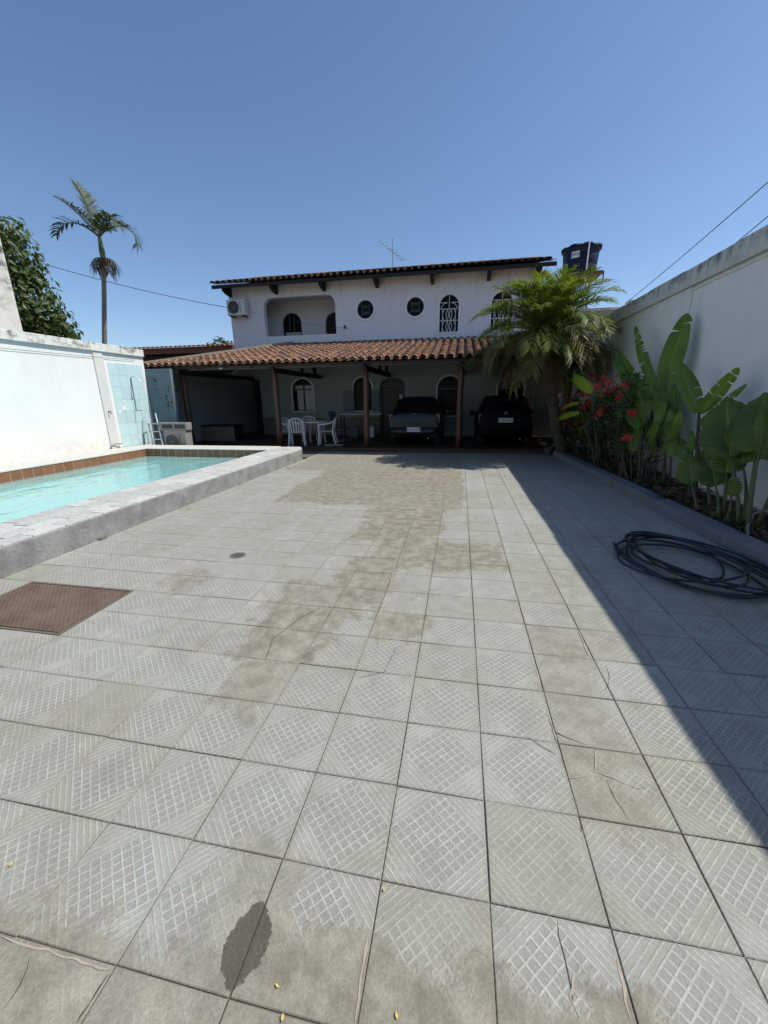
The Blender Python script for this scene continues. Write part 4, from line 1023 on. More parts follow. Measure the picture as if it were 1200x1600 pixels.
# ------------------------------------------------------------------ cars
def loft(mb, secs):
    n = len(secs[0]); o = len(mb.v)
    for s in secs: mb.v += s
    for i in range(len(secs) - 1):
        for k in range(n - 1): mb.f.append((o + i * n + k, o + i * n + k + 1, o + (i + 1) * n + k + 1, o + (i + 1) * n + k))
    mb.f.append(tuple(o + k for k in range(n))); mb.f.append(tuple(o + (len(secs) - 1) * n + k for k in range(n - 1, -1, -1)))
def car(name, label, loc, paint, stations, W, plate_txt, plate_z, lens, suv):
    t = thing(name, label, 'car', loc, world=False)
    def sec(y, zb, zbelt, ztop, wb, wt):
        # half outline from the sill to the roof centre, mirrored
        h = [(wb * .90, zb), (wb * .985, zb + .08), (wb, zb + (zbelt - zb) * .5), (wb * .985, zbelt - .05), (wb * .95, zbelt), (wt * 1.0 + (wb * .95 - wt) * .08, ztop - .09 if ztop - zbelt > .15 else zbelt + (ztop - zbelt) * .5), (wt * .92, ztop - .025), (wt * .5, ztop)]
        return [(x, y, z) for x, z in h] + [(0, y, ztop + .004)] + [(-x, y, z) for x, z in reversed(h)]
    b = MB(); loft(b, [sec(*s) for s in stations]); body = b.build('body', paint, t, smooth=True)
    sb = body.modifiers.new('sub', 'SUBSURF'); sb.levels = 1; sb.render_levels = 2
    # rear glass
    st = {k: v for k, v in lens.items()}
    rg = st['rear_glass']; MB().poly(*[(x, y, z) for x, y, z in rg]).build('rear_window', 'glass', t)
    for sx in (-1, 1):
        MB().poly(*[(sx * x, y, z) for x, y, z in st['side_glass']]).build('side_window', 'glass', t)
        x0, x1, z0, z1, yy = st['tail']
        tl = MB().prism([(sx * x0, z0), (sx * x1, z0 + .02), (sx * x1, z1), (sx * (x0 + .04), z1 - .03)], lambda p: (p[0], yy - .012, p[1]), lambda p: (p[0], yy + .16, p[1])).build('tail_light', 'red_lens', t, bevel=.008)
        MB().prism([(sx * (x0 + .05), z0 + .06), (sx * (x1 - .04), z0 + .06), (sx * (x1 - .04), z0 + .14), (sx * (x0 + .05), z0 + .14)], lambda p: (p[0], yy - .016, p[1]), lambda p: (p[0], yy - .008, p[1])).build('reversing_lens', 'clear_lens', tl)
        MB().tube([(sx * W * .98, 2.25, .93), (sx * (W + .1), 2.22, .95)], [.03, .02], 6).build('mirror_arm', 'black_plastic', t)
        MB().box(*sorted((sx * (W + .03), sx * (W + .19))), 2.15, 2.25, .88, 1.02).build('mirror', paint, t, bevel=.02)
        for wy in (.62, 2.95):
            w_ = MB(); prof = [(.29, -.085), (.30, -.07), (.30, .07), (.29, .085), (.19, .085)]
            vs = []
            for r, xx in [(.19, -.085)] + prof:
                for k in range(20): a = 2 * PI * k / 20; vs.append((sx * (W - .10) + xx, wy + r * math.cos(a), .30 + r * math.sin(a)))
            fs = [(i * 20 + k, i * 20 + (k + 1) % 20, (i + 1) * 20 + (k + 1) % 20, (i + 1) * 20 + k) for i in range(5) for k in range(20)]
            w_.add(vs, fs); wo_ = w_.build('wheel', 'tyre', t)
            MB().poly(*[(sx * (W - .03), wy + .19 * math.cos(2 * PI * k / 20), .30 + .19 * math.sin(2 * PI * k / 20)) for k in range(20)]).build('rim', 'rim', wo_)
    by = st['bumper_y']
    bp = MB(); loft(bp, [[(-W * .97, by + .18, .30), (-W * .95, by + .05, .30), (-W * .6, by, .30), (0, by - .015, .30), (W * .6, by, .30), (W * .95, by + .05, .30), (W * .97, by + .18, .30)],
                         [(-W * .99, by + .18, .42), (-W * .97, by + .02, .42), (-W * .6, by - .04, .42), (0, by - .055, .42), (W * .6, by - .04, .42), (W * .97, by + .02, .42), (W * .99, by + .18, .42)],
                         [(-W * .98, by + .18, .56), (-W * .96, by + .03, .56), (-W * .6, by - .02, .56), (0, by - .035, .56), (W * .6, by - .02, .56), (W * .96, by + .03, .56), (W * .98, by + .18, .56)]])
    bp.build('bumper', paint, t, smooth=True)
    py = st['plate_y']
    pl_ = MB().box(-.2, .2, py - .012, py, plate_z - .065, plate_z + .065).build('number_plate', 'plate', t, bevel=.004)
    me = text_mesh(plate_txt, .105); o = link('lettering', me, 'plate_ink', pl_); o.location = (0, py - .0135, plate_z); o.rotation_euler = (PI / 2, 0, 0)
    by2, bz = st['badge']; MB().tube([(.035 * math.cos(2 * PI * k / 12), by2, bz + .035 * math.sin(2 * PI * k / 12)) for k in range(12)], .007, 5, closed=True).build('badge', 'rim', t)
    MB().tube([(W * .55, by + .1, .24), (W * .55, by - .02, .24)], .025, 8).build('exhaust', 'steel', t)
    return t
W = .79
secsA = [(.06, .30, .62, .80, W * .86, W * .80), (.09, .26, .82, .97, W * .95, W * .86), (.16, .24, .88, 1.01, W * .98, W * .86), (.40, .24, .90, 1.03, W, W * .84), (.62, .24, .90, 1.18, W, W * .76), (1.0, .24, .90, 1.42, W, W * .70), (1.4, .24, .90, 1.46, W, W * .70), (1.9, .24, .90, 1.45, W, W * .70), (2.35, .24, .88, 1.22, W, W * .74), (2.75, .24, .86, .98, W, W * .82), (3.2, .26, .80, .90, W * .98, W * .82), (3.45, .30, .62, .74, W * .88, W * .74)]
car('parked_car', 'dark green grey saloon car parked under the verandah before the door', (-1.34, 11.85, .1), 'car_a', secsA, W, 'JHH-6609', .50,
    dict(rear_glass=[(-.56, .44, 1.075), (.56, .44, 1.075), (.48, .93, 1.415), (-.48, .93, 1.415)], side_glass=[(.735, .75, 1.0), (.755, 2.3, .97), (.60, 1.9, 1.37), (.60, 1.1, 1.38)],
         tail=(.52, .76, .66, .95, .12), bumper_y=.06, plate_y=.0, badge=(.10, .93)), False)
W = .77
secsB = [(.08, .34, .66, .90, W * .90, W * .86), (.10, .28, .98, 1.10, W * .97, W * .88), (.16, .28, 1.02, 1.22, W * .99, W * .84), (.30, .28, 1.02, 1.45, W, W * .80), (.5, .28, 1.02, 1.55, W, W * .78), (1.0, .28, 1.0, 1.57, W, W * .78), (1.9, .28, 1.0, 1.55, W, W * .78), (2.4, .28, .98, 1.28, W, W * .80), (2.8, .28, .96, 1.05, W, W * .84), (3.3, .30, .88, .98, W * .98, W * .82), (3.5, .34, .70, .82, W * .9, W * .78)]
car('parked_car', 'black hatchback car parked in the dark bay beside the palm', (1.28, 11.85, .1), 'car_b', secsB, W, 'OUM-2543', .82,
    dict(rear_glass=[(-.57, .115, 1.12), (.57, .115, 1.12), (.51, .31, 1.47), (-.51, .31, 1.47)], side_glass=[(.735, .45, 1.08), (.75, 2.35, 1.05), (.62, 1.95, 1.46), (.62, .6, 1.47)],
         tail=(.54, .75, .72, 1.02, .12), bumper_y=.07, plate_y=.055, badge=(.07, 1.03)), True).scale = (1, 1, .93)

# ------------------------------------------------------------------ hose
pts = []; cx, cy = 2.08, 3.78
for k in range(8 * 44):
    a = 2 * PI * k / 44; n_ = k / 44
    rx = .42 + .12 * math.sin(n_ * 2.3) + .05 * math.sin(a + n_); ry = .60 + .16 * math.sin(n_ * 1.7 + 1) + .05 * math.cos(a + n_ * 2)
    ox, oy = .08 * math.sin(n_ * 1.9), .09 * math.cos(n_ * 2.7)
    ca, sa = math.cos(a + 2.4), math.sin(a + 2.4); th = .35
    x = rx * ca; y = ry * sa
    pts.append((cx + ox + x * math.cos(th) - y * math.sin(th) * .8, cy + oy + x * math.sin(th) + y * math.cos(th), .016 + .007 * n_ + .014 * abs(math.sin(a * 1.5 + n_))))
o = MB().tube(pts, .0108, 8).build('garden_hose', 'hose', smooth=True)
tag(o, 'long black blue hose lying coiled on the shaded paving', 'hose')

# ------------------------------------------------------------------ plants
def frond(mb, base, az, el, L, droop, nl=34, ll=.30, lw=.016, vee=.5, rw=.018, gap=.12, wilt=0.):
    P = []; p = Vector(base); e = el; n = 16; st_ = L / n
    side = rnd(-.25, .25)
    for k in range(n + 1):
        P.append(p.copy()); d = Vector((math.cos(az) * math.cos(e), math.sin(az) * math.cos(e), math.sin(e))); p += d * st_
        e -= droop / n * (.35 + 1.3 * k / n); az += side / n
    mb.tube(P, [rw * (1 - .85 * k / n) for k in range(n + 1)], 4, cap=False)
    for i in range(nl):
        s = gap + (1 - gap) * (i + rnd(-.3, .3)) / nl; s = min(max(s, gap), .995); f = s * n; k = min(int(f), n - 1)
        q = P[k].lerp(P[k + 1], f - k); d = (P[k + 1] - P[k]).normalized()
        sd = d.cross(Vector((0, 0, 1)))
        sd = sd.normalized() if sd.length > .05 else Vector((math.sin(az), -math.cos(az), 0)); up = sd.cross(d)
        l_ = ll * (.45 + .75 * math.sin(PI * min(.12 + .85 * s, 1))) * rnd(.85, 1.12)
        for sg in (-1, 1):
            dr_ = (d * (.55 + .5 * s) + sd * sg * rnd(.7, 1.0) + up * (vee + rnd(-.2, .2))).normalized()
            a = q; b_ = q + dr_ * l_ * .5; c_ = q + dr_ * l_ + Vector((0, 0, -l_ * (.16 + wilt) * rnd(.6, 1.5)))
            b_ = b_ + Vector((0, 0, -l_ * wilt * .25))
            wv = dr_.cross(up).normalized() * lw if dr_.cross(up).length > .01 else sd * lw
            mb.add([a - wv * .5, a + wv * .5, b_ + wv, b_ - wv, c_], [(0, 1, 2, 3), (3, 2, 4)])
# garden palm
pb = Vector((2.60, 10.75, .12)); crown = Vector((1.88, 10.4, 2.82))
t = thing('garden_palm', 'bushy green palm with drooping yellowed fronds at the end of the bed', 'palm', pb)
tr = MB(); tp = []; tr_r = []
for k in range(24):
    f = k / 23; q = pb.lerp(crown, f); tp.append(q + Vector((rnd(-.01, .01) - .05 * math.sin(f * PI), rnd(-.01, .01), 0))); tr_r.append(.13 - .03 * f + (.022 if k % 2 else 0))
tr.tube(tp, tr_r, 12); tr.build('trunk', 'bark', t)
for k in range(26):
    f = .35 + .6 * k / 26; q = pb.lerp(crown, f); a = k * 2.4; MB().bar(q, q + Vector((.2 * math.cos(a), .2 * math.sin(a), .16)), .05, .02, taper=.4).build('leaf_stub', 'bark', t)
for k in range(86):
    a = k * 2.39996; f = k / 86
    el = 1.48 - 1.75 * f + rnd(-.12, .12)
    L = rnd(1.5, 1.85) * (.78 if el > 1.05 else .9 if el > .7 else 1); mb = MB()
    frond(mb, crown + Vector((.07 * math.cos(a), .07 * math.sin(a), .16 * (1 - f))), a, el, L, rnd(.9, 1.5) + .3 * f, 46, .40, .012, .35, .016, .12, .06 + .2 * f)
    mb.build('frond', 'frond' if f < .72 or k % 2 == 0 else 'frond_old', t, fix=False)
for k in range(11):
    a = k * 2.39996 + .7; mb = MB(); frond(mb, crown + Vector((.1 * math.cos(a), .1 * math.sin(a), -.12)), a, rnd(-.9, -.3), rnd(1.2, 1.6), rnd(.9, 1.4), 32, .30, .010, .0, .016, .12, .5)
    mb.build('frond', 'frond_dead' if k % 2 else 'frond_old', t, fix=False)
# far palm
fp = Vector((-18.3, 18, 0)); ft = Vector((-16.5, 18, 7.75))
t = thing('tall_palm', 'tall slender palm with windswept fronds behind the left wall', 'palm', fp)
tr = MB(); tr.tube([fp.lerp(ft, k / 40) for k in range(41)], [.125 - .035 * k / 40 + (.006 if k % 2 else 0) for k in range(41)], 10); tr.build('trunk', 'pale_bark', t)
MB().tube([ft - Vector((0, 0, .1)), ft + Vector((0, 0, .4)), ft + Vector((.0, 0, 1.1))], [.09, .12, .05], 8).build('crownshaft', 'petiole', t)
top = ft + Vector((0, 0, .95))
for (az, el, L, dr_, n_, w_) in ((PI * .93, 1.35, 2.7, .45, 30, 0), (PI * 1.0, .92, 2.9, .55, 30, 0), (PI * 1.05, .75, 2.7, 2.0, 30, .1), (.15, .72, 2.6, 2.9, 30, .1), (-.35, .95, 2.3, 2.6, 28, .15), (PI * .6, 1.0, 1.5, 1.4, 20, 0)):
    mb = MB(); frond(mb, top, az, el, L * .9, dr_, n_, .6, .034, .35, .035, .14, w_); mb.build('frond', 'frond_far', t, fix=False)
for k in range(6):
    mb = MB(); frond(mb, ft + Vector((0, 0, .1)), k * 1.05, .1, rnd(.6, 1.05), 2.6, 14, .35, .02, 0, .025, .1, .7); mb.build('dead_frond', 'frond_dead', t, fix=False)
# leafy trees
def leafy(name, label, base, blobs, nleaf, size, mat, shape=.55, group=None):
    t = thing(name, label, 'tree', base, group=group); base = Vector(base); tb = MB()
    cen = sum((Vector(b[0]) for b in blobs), Vector()) / len(blobs)
    tb.tube([base, base.lerp(cen, .5), cen], [.16, .12, .07], 8)
    for b in blobs: tb.tube([base.lerp(cen, .45), Vector(b[0]).lerp(cen, .5) + Vector((0, 0, -.2)), Vector(b[0])], [.08, .05, .015], 6)
    tb.build('trunk', 'stem', t)
    lf = MB(); tot = sum(b[1][0] * b[1][1] * b[1][2] for b in blobs)
    for c, r in blobs:
        for k in range(int(nleaf * r[0] * r[1] * r[2] / tot)):
            d = Vector((random.gauss(0, 1), random.gauss(0, 1), random.gauss(0, 1))).normalized() * (rnd(.25, 1) ** .4) * rnd(.82, 1.12)
            p = Vector(c) + Vector((d.x * r[0], d.y * r[1], d.z * r[2]))
            nrm = (d + Vector((rnd(-.7, .7), rnd(-.7, .7), rnd(-.2, 1.0)))).normalized(); ax = nrm.cross(Vector((rnd(-1, 1), rnd(-1, 1), rnd(-1, 1)))).normalized(); bx_ = nrm.cross(ax)
            s = size * rnd(.6, 1.3)
            lf.add([p - ax * s, p + bx_ * s * shape + nrm * s * .15, p + ax * s - nrm * s * .2, p - bx_ * s * shape + nrm * s * .15, p], [(0, 4, 1), (1, 4, 2), (2, 4, 3), (3, 4, 0)])
    lf.build('crown', mat, t, fix=False)
blobs = []
for (px, py, Y, r) in ((8, 400, 11, 1.0), (35, 470, 11, 1.05), (20, 520, 11.3, 1.2), (70, 500, 11.2, .75), (50, 440, 11.5, .5), (100, 520, 11.3, .5), (15, 365, 11.2, .55), (85, 530, 11.6, .8), (-60, 420, 11.5, 1.6), (-90, 520, 11, 1.6)):
    blobs.append((at(px, py, Y), (r, r, r)))
leafy('broadleaf_tree', 'dense dark broadleaf tree rising behind the left wall', (-13.0, 11.4, 0), blobs, 9500, .105, 'tree_leaf')
blobs = [(at(345, 545, 30), (.7, .7, .9)), (at(330, 548, 30), (.5, .5, .6)), (at(362, 548, 30), (.8, .8, .7))]
leafy('distant_tree', 'small green treetop showing above the roof left of the house', (-16.6, 30, 0), blobs, 900, .14, 'tree_leaf')

# broad leaves: blade along a curved midrib
def blade(base, tip, width, sag, face, mat, parent, name='leaf', tears=0, shape='banana', fold=.25, stem=None):
    base = Vector(base); tip = Vector(tip); d = tip - base; L = d.length; dn = d.normalized(); face = Vector(face)
    side = dn.cross(face).normalized(); up = side.cross(dn)
    n = 22; mb = MB(); uvs = []
    def wid(s):
        if shape == 'banana': return width * (math.sin(PI * min(1, .05 + .95 * s ** .95)) ** .5) * (1 - .12 * s) if s < 1 else 0
        return width * (math.sin(PI * min(1, .10 + .90 * s ** .8)) ** .75 if s < 1 else 0) * (1 if s > .02 else .6)
    cuts = [sorted(random.sample(range(4, n - 2), tears)) if tears else [] for _ in range(2)]
    for sg, ct in ((-1, cuts[0]), (1, cuts[1])):
        rows = []; ang = 0
        segs = []; start = 0
        for c_ in ct + [n]: segs.append((start, c_)); start = c_
        for (a, b_) in segs:
            da = rnd(-.22, .22) if ct else 0; o = len(mb.v)
            for k in range(a, b_ + 1):
                s = k / n; c = base + d * s - up * (sag * L * (s * s)) * 1.0 + up * sag * L * s * .5
                wv = wid(s)
                if ct and k in (a, b_) and 0 < k < n: wv *= .97
                for m_ in range(4):
                    u = m_ / 3; off = side * sg * wv * u * math.cos(fold + da * u) + up * (wv * u * math.sin(fold + da * u) - .18 * wv * u * u * u * 2) - dn * wv * u * -.10
                    if ct and u > .3:
                        if k == a and a > 0: off += dn * L * .014 * u
                        if k == b_ and b_ < n: off -= dn * L * .014 * u
                    rip = .022 * math.sin(k * 2.1 + sg) * u * u if shape == 'ear' else 0
                    mb.v.append(tuple(c + off + up * rip)); uvs.append((sg * u, s))
            cnt = b_ - a
            for k in range(cnt):
                for m_ in range(3):
                    q0_ = o + k * 4 + m_; mb.f.append((q0_, q0_ + 1, q0_ + 5, q0_ + 4))
    me = mb.mesh(name); ul = me.uv_layers.new(name='UVMap')
    for lp in me.loops: ul.data[lp.index].uv = uvs[lp.vertex_index]
    o = link(name, me, mat, parent, True)
    return o
def petiole(a, b, r0, r1, parent, bend=.1, mat='petiole', name='stem'):
    a = Vector(a); b = Vector(b); mid = a.lerp(b, .5) + Vector((rnd(-bend, bend), rnd(-bend, bend), 0))
    P = [a.lerp(mid, k / 5).lerp(mid.lerp(b, k / 5), k / 5) for k in range(6)]
    MB().tube(P, [r0 + (r1 - r0) * k / 5 for k in range(6)], 7).build(name, mat, parent, smooth=True)
FC = Vector((-.75, -.6, .25))
def clump(name, label, cat, base, leaves, shape, mat, group=None):
    t = thing(name, label, cat, base, group=group)
    for L in leaves:
        bp, tp, X0, X1, w_, sag, tears, mt, foot = L
        b_ = atx(*bp, X0); e_ = atx(*tp, X1)
        blade(b_, e_, w_, sag, FC + Vector((rnd(-.3, .3), rnd(-.3, .3), rnd(-.2, .4))), mt or mat, t, 'leaf', tears, shape, rnd(.12, .4))
        f_ = Vector(base) + Vector((rnd(-.1, .1), rnd(-.12, .12), 0)) if foot is None else atx(*foot, X0)
        if foot is not None: f_.z = .12
        petiole(f_, b_ + (e_ - b_) * .02, .016 if shape == 'banana' else .026, .008, t, .05, 'cane' if shape == 'banana' else 'petiole')
    return t
clump('banana_plant', 'tall banana plant with one big upright leaf against the right wall', 'banana plant', (3.12, 7.3, .12), [
    ((1036, 612), (1072, 488), 3.14, 3.30, .21, .05, 2, None, (1022, 742)), ((1022, 610), (986, 503), 3.05, 3.12, .09, .12, 5, None, (1010, 742)),
    ((1008, 612), (962, 545), 2.98, 2.9, .08, .1, 6, None, (1005, 735)), ((1000, 625), (962, 558), 2.95, 2.9, .11, -.05, 1, None, (1000, 735)),
    ((1020, 640), (1012, 572), 3.05, 3.0, .15, .1, 2, None, (1015, 742)), ((1030, 630), (1048, 596), 3.1, 3.2, .14, .15, 1, None, (1026, 742)),
    ((1012, 650), (992, 600), 2.95, 2.9, .17, .2, 3, None, (1005, 740)), ((1052, 662), (1056, 606), 3.2, 3.25, .12, -.1, 1, None, (1050, 745)),
    ((1040, 655), (1022, 622), 3.15, 3.0, .12, .1, 1, None, (1042, 745)), ((985, 640), (972, 590), 2.9, 2.85, .13, .15, 2, None, (990, 730)),
    ((1000, 668), (975, 628), 2.9, 2.8, .12, .2, 1, None, (1000, 735)), ((1028, 622), (1040, 560), 3.08, 3.15, .11, .08, 2, None, (1024, 742)), ((1045, 690), (1035, 650), 3.1, 3.05, .1, .2, 1, None, (1040, 745)), ((1015, 690), (1030, 655), 3.0, 3.05, .1, .2, 1, None, (1012, 742)), ((975, 660), (960, 625), 2.85, 2.8, .1, .2, 1, None, (980, 728))], 'banana', 'banana')
clump('banana_plant', 'young banana plant with three pale split leaves beside the elephant ear', 'banana plant', (3.12, 5.75, .12), [
    ((1092, 645), (1060, 564), 3.1, 3.05, .125, .06, 2, 'banana', (1086, 775)), ((1092, 645), (1154, 574), 3.1, 3.2, .10, .04, 3, None, (1088, 775)),
    ((1090, 665), (1166, 599), 3.1, 3.28, .06, .06, 3, None, (1090, 775)), ((1078, 715), (1036, 678), 3.05, 2.95, .12, .35, 1, None, (1080, 770)),
    ((1082, 705), (1079, 672), 3.05, 3.05, .05, .0, 0, None, (1083, 770))], 'banana', 'banana')
clump('banana_plant', 'small banana shoot with yellow green leaves coloured as sunlit beside the red flowers', 'banana plant', (2.78, 8.4, .12), [
    ((926, 612), (893, 584), 2.52, 2.36, .12, .1, 1, 'banana_lit', None), ((905, 645), (857, 657), 2.45, 2.25, .08, .25, 1, 'banana_lit', None),
    ((905, 630), (868, 638), 2.45, 2.3, .06, .2, 1, 'banana_lit', None), ((922, 606), (883, 588), 2.55, 2.4, .06, .1, 0, 'banana_lit', None)], 'banana', 'banana_lit')
clump('elephant_ear_plant', 'large elephant ear plant with huge round leaves at the right edge', 'plant', (3.05, 4.85, .12), [
    ((1142, 715), (1134, 622), 3.0, 3.05, .30, .05, 0, None, (1160, 800)), ((1180, 705), (1195, 612), 3.05, 3.2, .33, .05, 0, None, (1170, 800)),
    ((1188, 700), (1190, 628), 2.95, 2.95, .05, 0, 0, None, (1176, 800)), ((1225, 720), (1235, 630), 3.1, 3.2, .28, .05, 0, None, (1185, 810)), ((1160, 725), (1165, 680), 3.1, 3.15, .2, .1, 0, None, (1165, 800))], 'ear', 'ear')
clump('elephant_ear_plant', 'smaller elephant ear plant with low dark leaves between banana and big leaves', 'plant', (2.98, 5.45, .12), [
    ((1082, 755), (1075, 710), 2.95, 2.95, .17, .1, 0, None, (1092, 790)), ((1118, 760), (1112, 722), 2.98, 3.0, .17, .1, 0, None, (1125, 795)),
    ((1135, 740), (1140, 700), 3.05, 3.1, .18, .1, 0, None, (1132, 795)), ((1105, 730), (1100, 700), 3.1, 3.15, .13, .1, 0, None, (1112, 790)), ((1142, 775), (1150, 745), 2.98, 2.98, .09, .1, 0, None, (1138, 800))], 'ear', 'ear')
clump('heliconia_clump', 'dark green leafy clump filling the bed between the red shrub and the tall banana', 'plant', (3.0, 7.6, .12), [
    ((rx_, ry_), (rx_ + rnd(-26, 14), ry_ - rnd(34, 52)), X_, X_ + rnd(-.1, .1), rnd(.08, .12), rnd(.1, .3), random.choice((0, 1, 2)), None, None) for (rx_, ry_, X_) in [(rnd(968, 1052), rnd(665, 718), rnd(2.9, 3.25)) for _ in range(20)]], 'banana', 'banana')
clump('heliconia_clump', 'dark green leafy clump at the far end of the bed behind the red flowers', 'plant', (3.05, 9.6, .12), [
    ((rx_, ry_), (rx_ + rnd(-22, 14), ry_ - rnd(22, 36)), X_, X_ + rnd(-.1, .1), rnd(.09, .13), rnd(.1, .3), random.choice((0, 1, 2)), None, None) for (rx_, ry_, X_) in [(rnd(890, 960), rnd(640, 690), rnd(2.85, 3.2)) for _ in range(18)]], 'banana', 'banana')
MAT['under'] = leaf('dark_undergrowth_leaf', (.022, .045, .010), (.05, .08, .018), .25, .5)
t = thing('undergrowth_bush', 'dark leafy undergrowth hiding the foot of the garden palm', 'bush', (2.75, 10.1, .12))
for k in range(70):
    a = rnd(0, 6.3); r_ = rnd(.05, .42); b_ = Vector((2.85 + r_ * math.cos(a) * .75, 10.2 + r_ * math.sin(a) * 1.6, rnd(.3, 1.25))); b_.x = min(b_.x, 3.3)
    e_ = b_ + Vector((math.cos(a) * rnd(.1, .25), math.sin(a) * rnd(.1, .25) - .06, rnd(-.08, .28))); e_.x = min(e_.x, 3.42)
    blade(b_, e_, rnd(.03, .06), rnd(.1, .4), (rnd(-.6, 0), rnd(-.8, -.2), rnd(.3, 1)), 'under', t)
for k in range(14):
    a = rnd(0, 6.3); petiole((2.85, 10.2, .12), (2.85 + .3 * math.cos(a), 10.2 + .5 * math.sin(a), rnd(.6, 1.1)), .012, .005, t, .1, 'stem')
# red flowering shrub
sb_ = Vector((2.95, 8.2, .12)); t = thing('flowering_shrub', 'leggy shrub covered in red flower clusters in the planted bed', 'shrub', sb_)
st_ = MB(); tips = []
for k in range(34):
    a = rnd(0, 6.3); b0_ = Vector((rnd(2.75, 3.2), rnd(7.0, 9.4), .13))
    px, py = rnd(862, 1000), rnd(585, 690); X = rnd(2.55, 3.15); e_ = atx(px, py, X)
    if e_.y > 10.5 or e_.y < 6: e_ = Vector((rnd(2.6, 3.2), rnd(7.4, 9.6), rnd(1.2, 1.9)))
    mid = b0_.lerp(e_, .5) + Vector((rnd(-.1, .1), rnd(-.1, .1), .1)); MB().tube([b0_, mid, e_], [.014, .010, .004], 5).build('stem', 'stem', t); tips.append((b0_, mid, e_))
lf = MB()
for (b0_, mid, e_) in tips:
    for k in range(60):
        f = 1 - rnd(0, 1) ** 2 * .75; p = b0_.lerp(mid, f).lerp(mid.lerp(e_, f), f) + Vector((rnd(-.13, .13), rnd(-.13, .13), rnd(-.1, .1)))
        d = Vector((rnd(-1, 1), rnd(-1, 1), rnd(-.3, .8))).normalized(); s = d.cross(Vector((rnd(-1, 1), rnd(-1, 1), rnd(-1, 1)))).normalized(); L = rnd(.03, .065)
        lf.add([p, p + d * L + s * L * .4, p + d * L * 2, p + d * L - s * L * .4], [(0, 1, 2, 3)])
lf.build('leaves', 'shrub_leaf', t, kind='stuff', fix=False)
for (px, py) in ((889, 612), (900, 628), (898, 640), (910, 625), (926, 636), (938, 630), (952, 603), (962, 612), (968, 598), (955, 643), (963, 638), (948, 648), (902, 658), (918, 660), (930, 598), (985, 622), (960, 590), (943, 588), (994, 601), (997, 684), (908, 645), (975, 610), (940, 612), (1003, 645), (890, 640), (925, 615)):
    c = atx(px - 16, py, rnd(2.6, 2.8)); fl = MB()
    for k in range(20):
        p = c + Vector((random.gauss(0, .032), random.gauss(0, .036), random.gauss(0, .03))); nrm = Vector((rnd(-1, .3), rnd(-1, .3), rnd(-.2, 1))).normalized(); ax = nrm.cross(Vector((rnd(-1, 1), rnd(-1, 1), rnd(-1, 1)))).normalized(); bx_ = nrm.cross(ax); r = rnd(.018, .03)
        for m_ in range(2):
            s = 1 if m_ else -1
            fl.add([p, p + ax * r * s + bx_ * r, p + ax * r * 1.5 * s + nrm * .008, p + ax * r * s - bx_ * r], [(0, 1, 2, 3)])
    fl.build('flower_cluster', 'flower', t, fix=False)
# low strappy plants under the shrub
lab = ['spiky low plant at the far end of the bed under the palm', 'spiky low plant in the bed below the bright banana shoot', 'spiky low plant in the bed under the left flower clusters', 'spiky low plant in the bed under the middle of the flowering shrub', 'spiky low plant in the bed beside the tall banana stems', 'spiky low plant sprouting near the small elephant ear', 'spiky low plant by the kerb beneath the big elephant ear']
for i, (x, y, s) in enumerate(((2.95, 10.3, .75), (2.9, 9.5, .7), (2.85, 8.7, .65), (2.95, 7.9, .55), (3.0, 6.6, .35), (2.85, 5.9, .3), (2.95, 4.6, .3))):
    t = thing('spiky_plant', lab[i], 'plant', (x, y, .12), group='low spiky plants in the bed')
    for k in range(22):
        a = rnd(0, 6.3); el = rnd(.5, 1.4); L = s * rnd(.6, 1.1); P = []; p = Vector((x, y, .12))
        for m_ in range(6):
            P.append(p.copy()); p = p + Vector((math.cos(a) * math.cos(el), math.sin(a) * math.cos(el), math.sin(el))) * L / 5; el -= .28
        wv = Vector((-math.sin(a), math.cos(a), 0)); mb = MB(); vs = []
        for m_, q in enumerate(P): ww = .022 * s / .6 * (1 - (m_ / 5) ** 2) + .001; vs += [q - wv * ww, q + wv * ww]
        mb.add(vs, [(2 * m_, 2 * m_ + 1, 2 * m_ + 3, 2 * m_ + 2) for m_ in range(5)]); mb.build('leaf', 'shrub_leaf', t, fix=False)
q = Vector((2.32, 11.05, .0)); t = thing('potted_plant', 'small potted plant with pale leaves at the end of the kerb', 'plant', q)
MB().lathe([(.09, 0), (.12, .18), (.13, .2), (.11, .2), (.1, .15)], 16, q).build('pot', 'terracotta_pot', t)
for k in range(26):
    a = rnd(0, 6.3); p = q + Vector((0, 0, .17)); e_ = q + Vector((math.cos(a) * rnd(.08, .24), math.sin(a) * rnd(.08, .24), rnd(.25, .55))); blade(e_, e_ + Vector((math.cos(a) * .1, math.sin(a) * .1, -.02)), .035, .1, (0, -.3, 1), 'pale_leaf', t)
q = gnd(1170, 842, .14); o = MB().tube([(2.9, 4.35, .14), (2.92, 4.42, .2), (3.0, 4.5, .32), (3.15, 4.5, .38), (3.4, 4.45, .36)], .014, 7).build('irrigation_pipe', 'pipe', smooth=True); tag(o, 'thin pale pipe bending out of the soil near the hose', 'pipe')

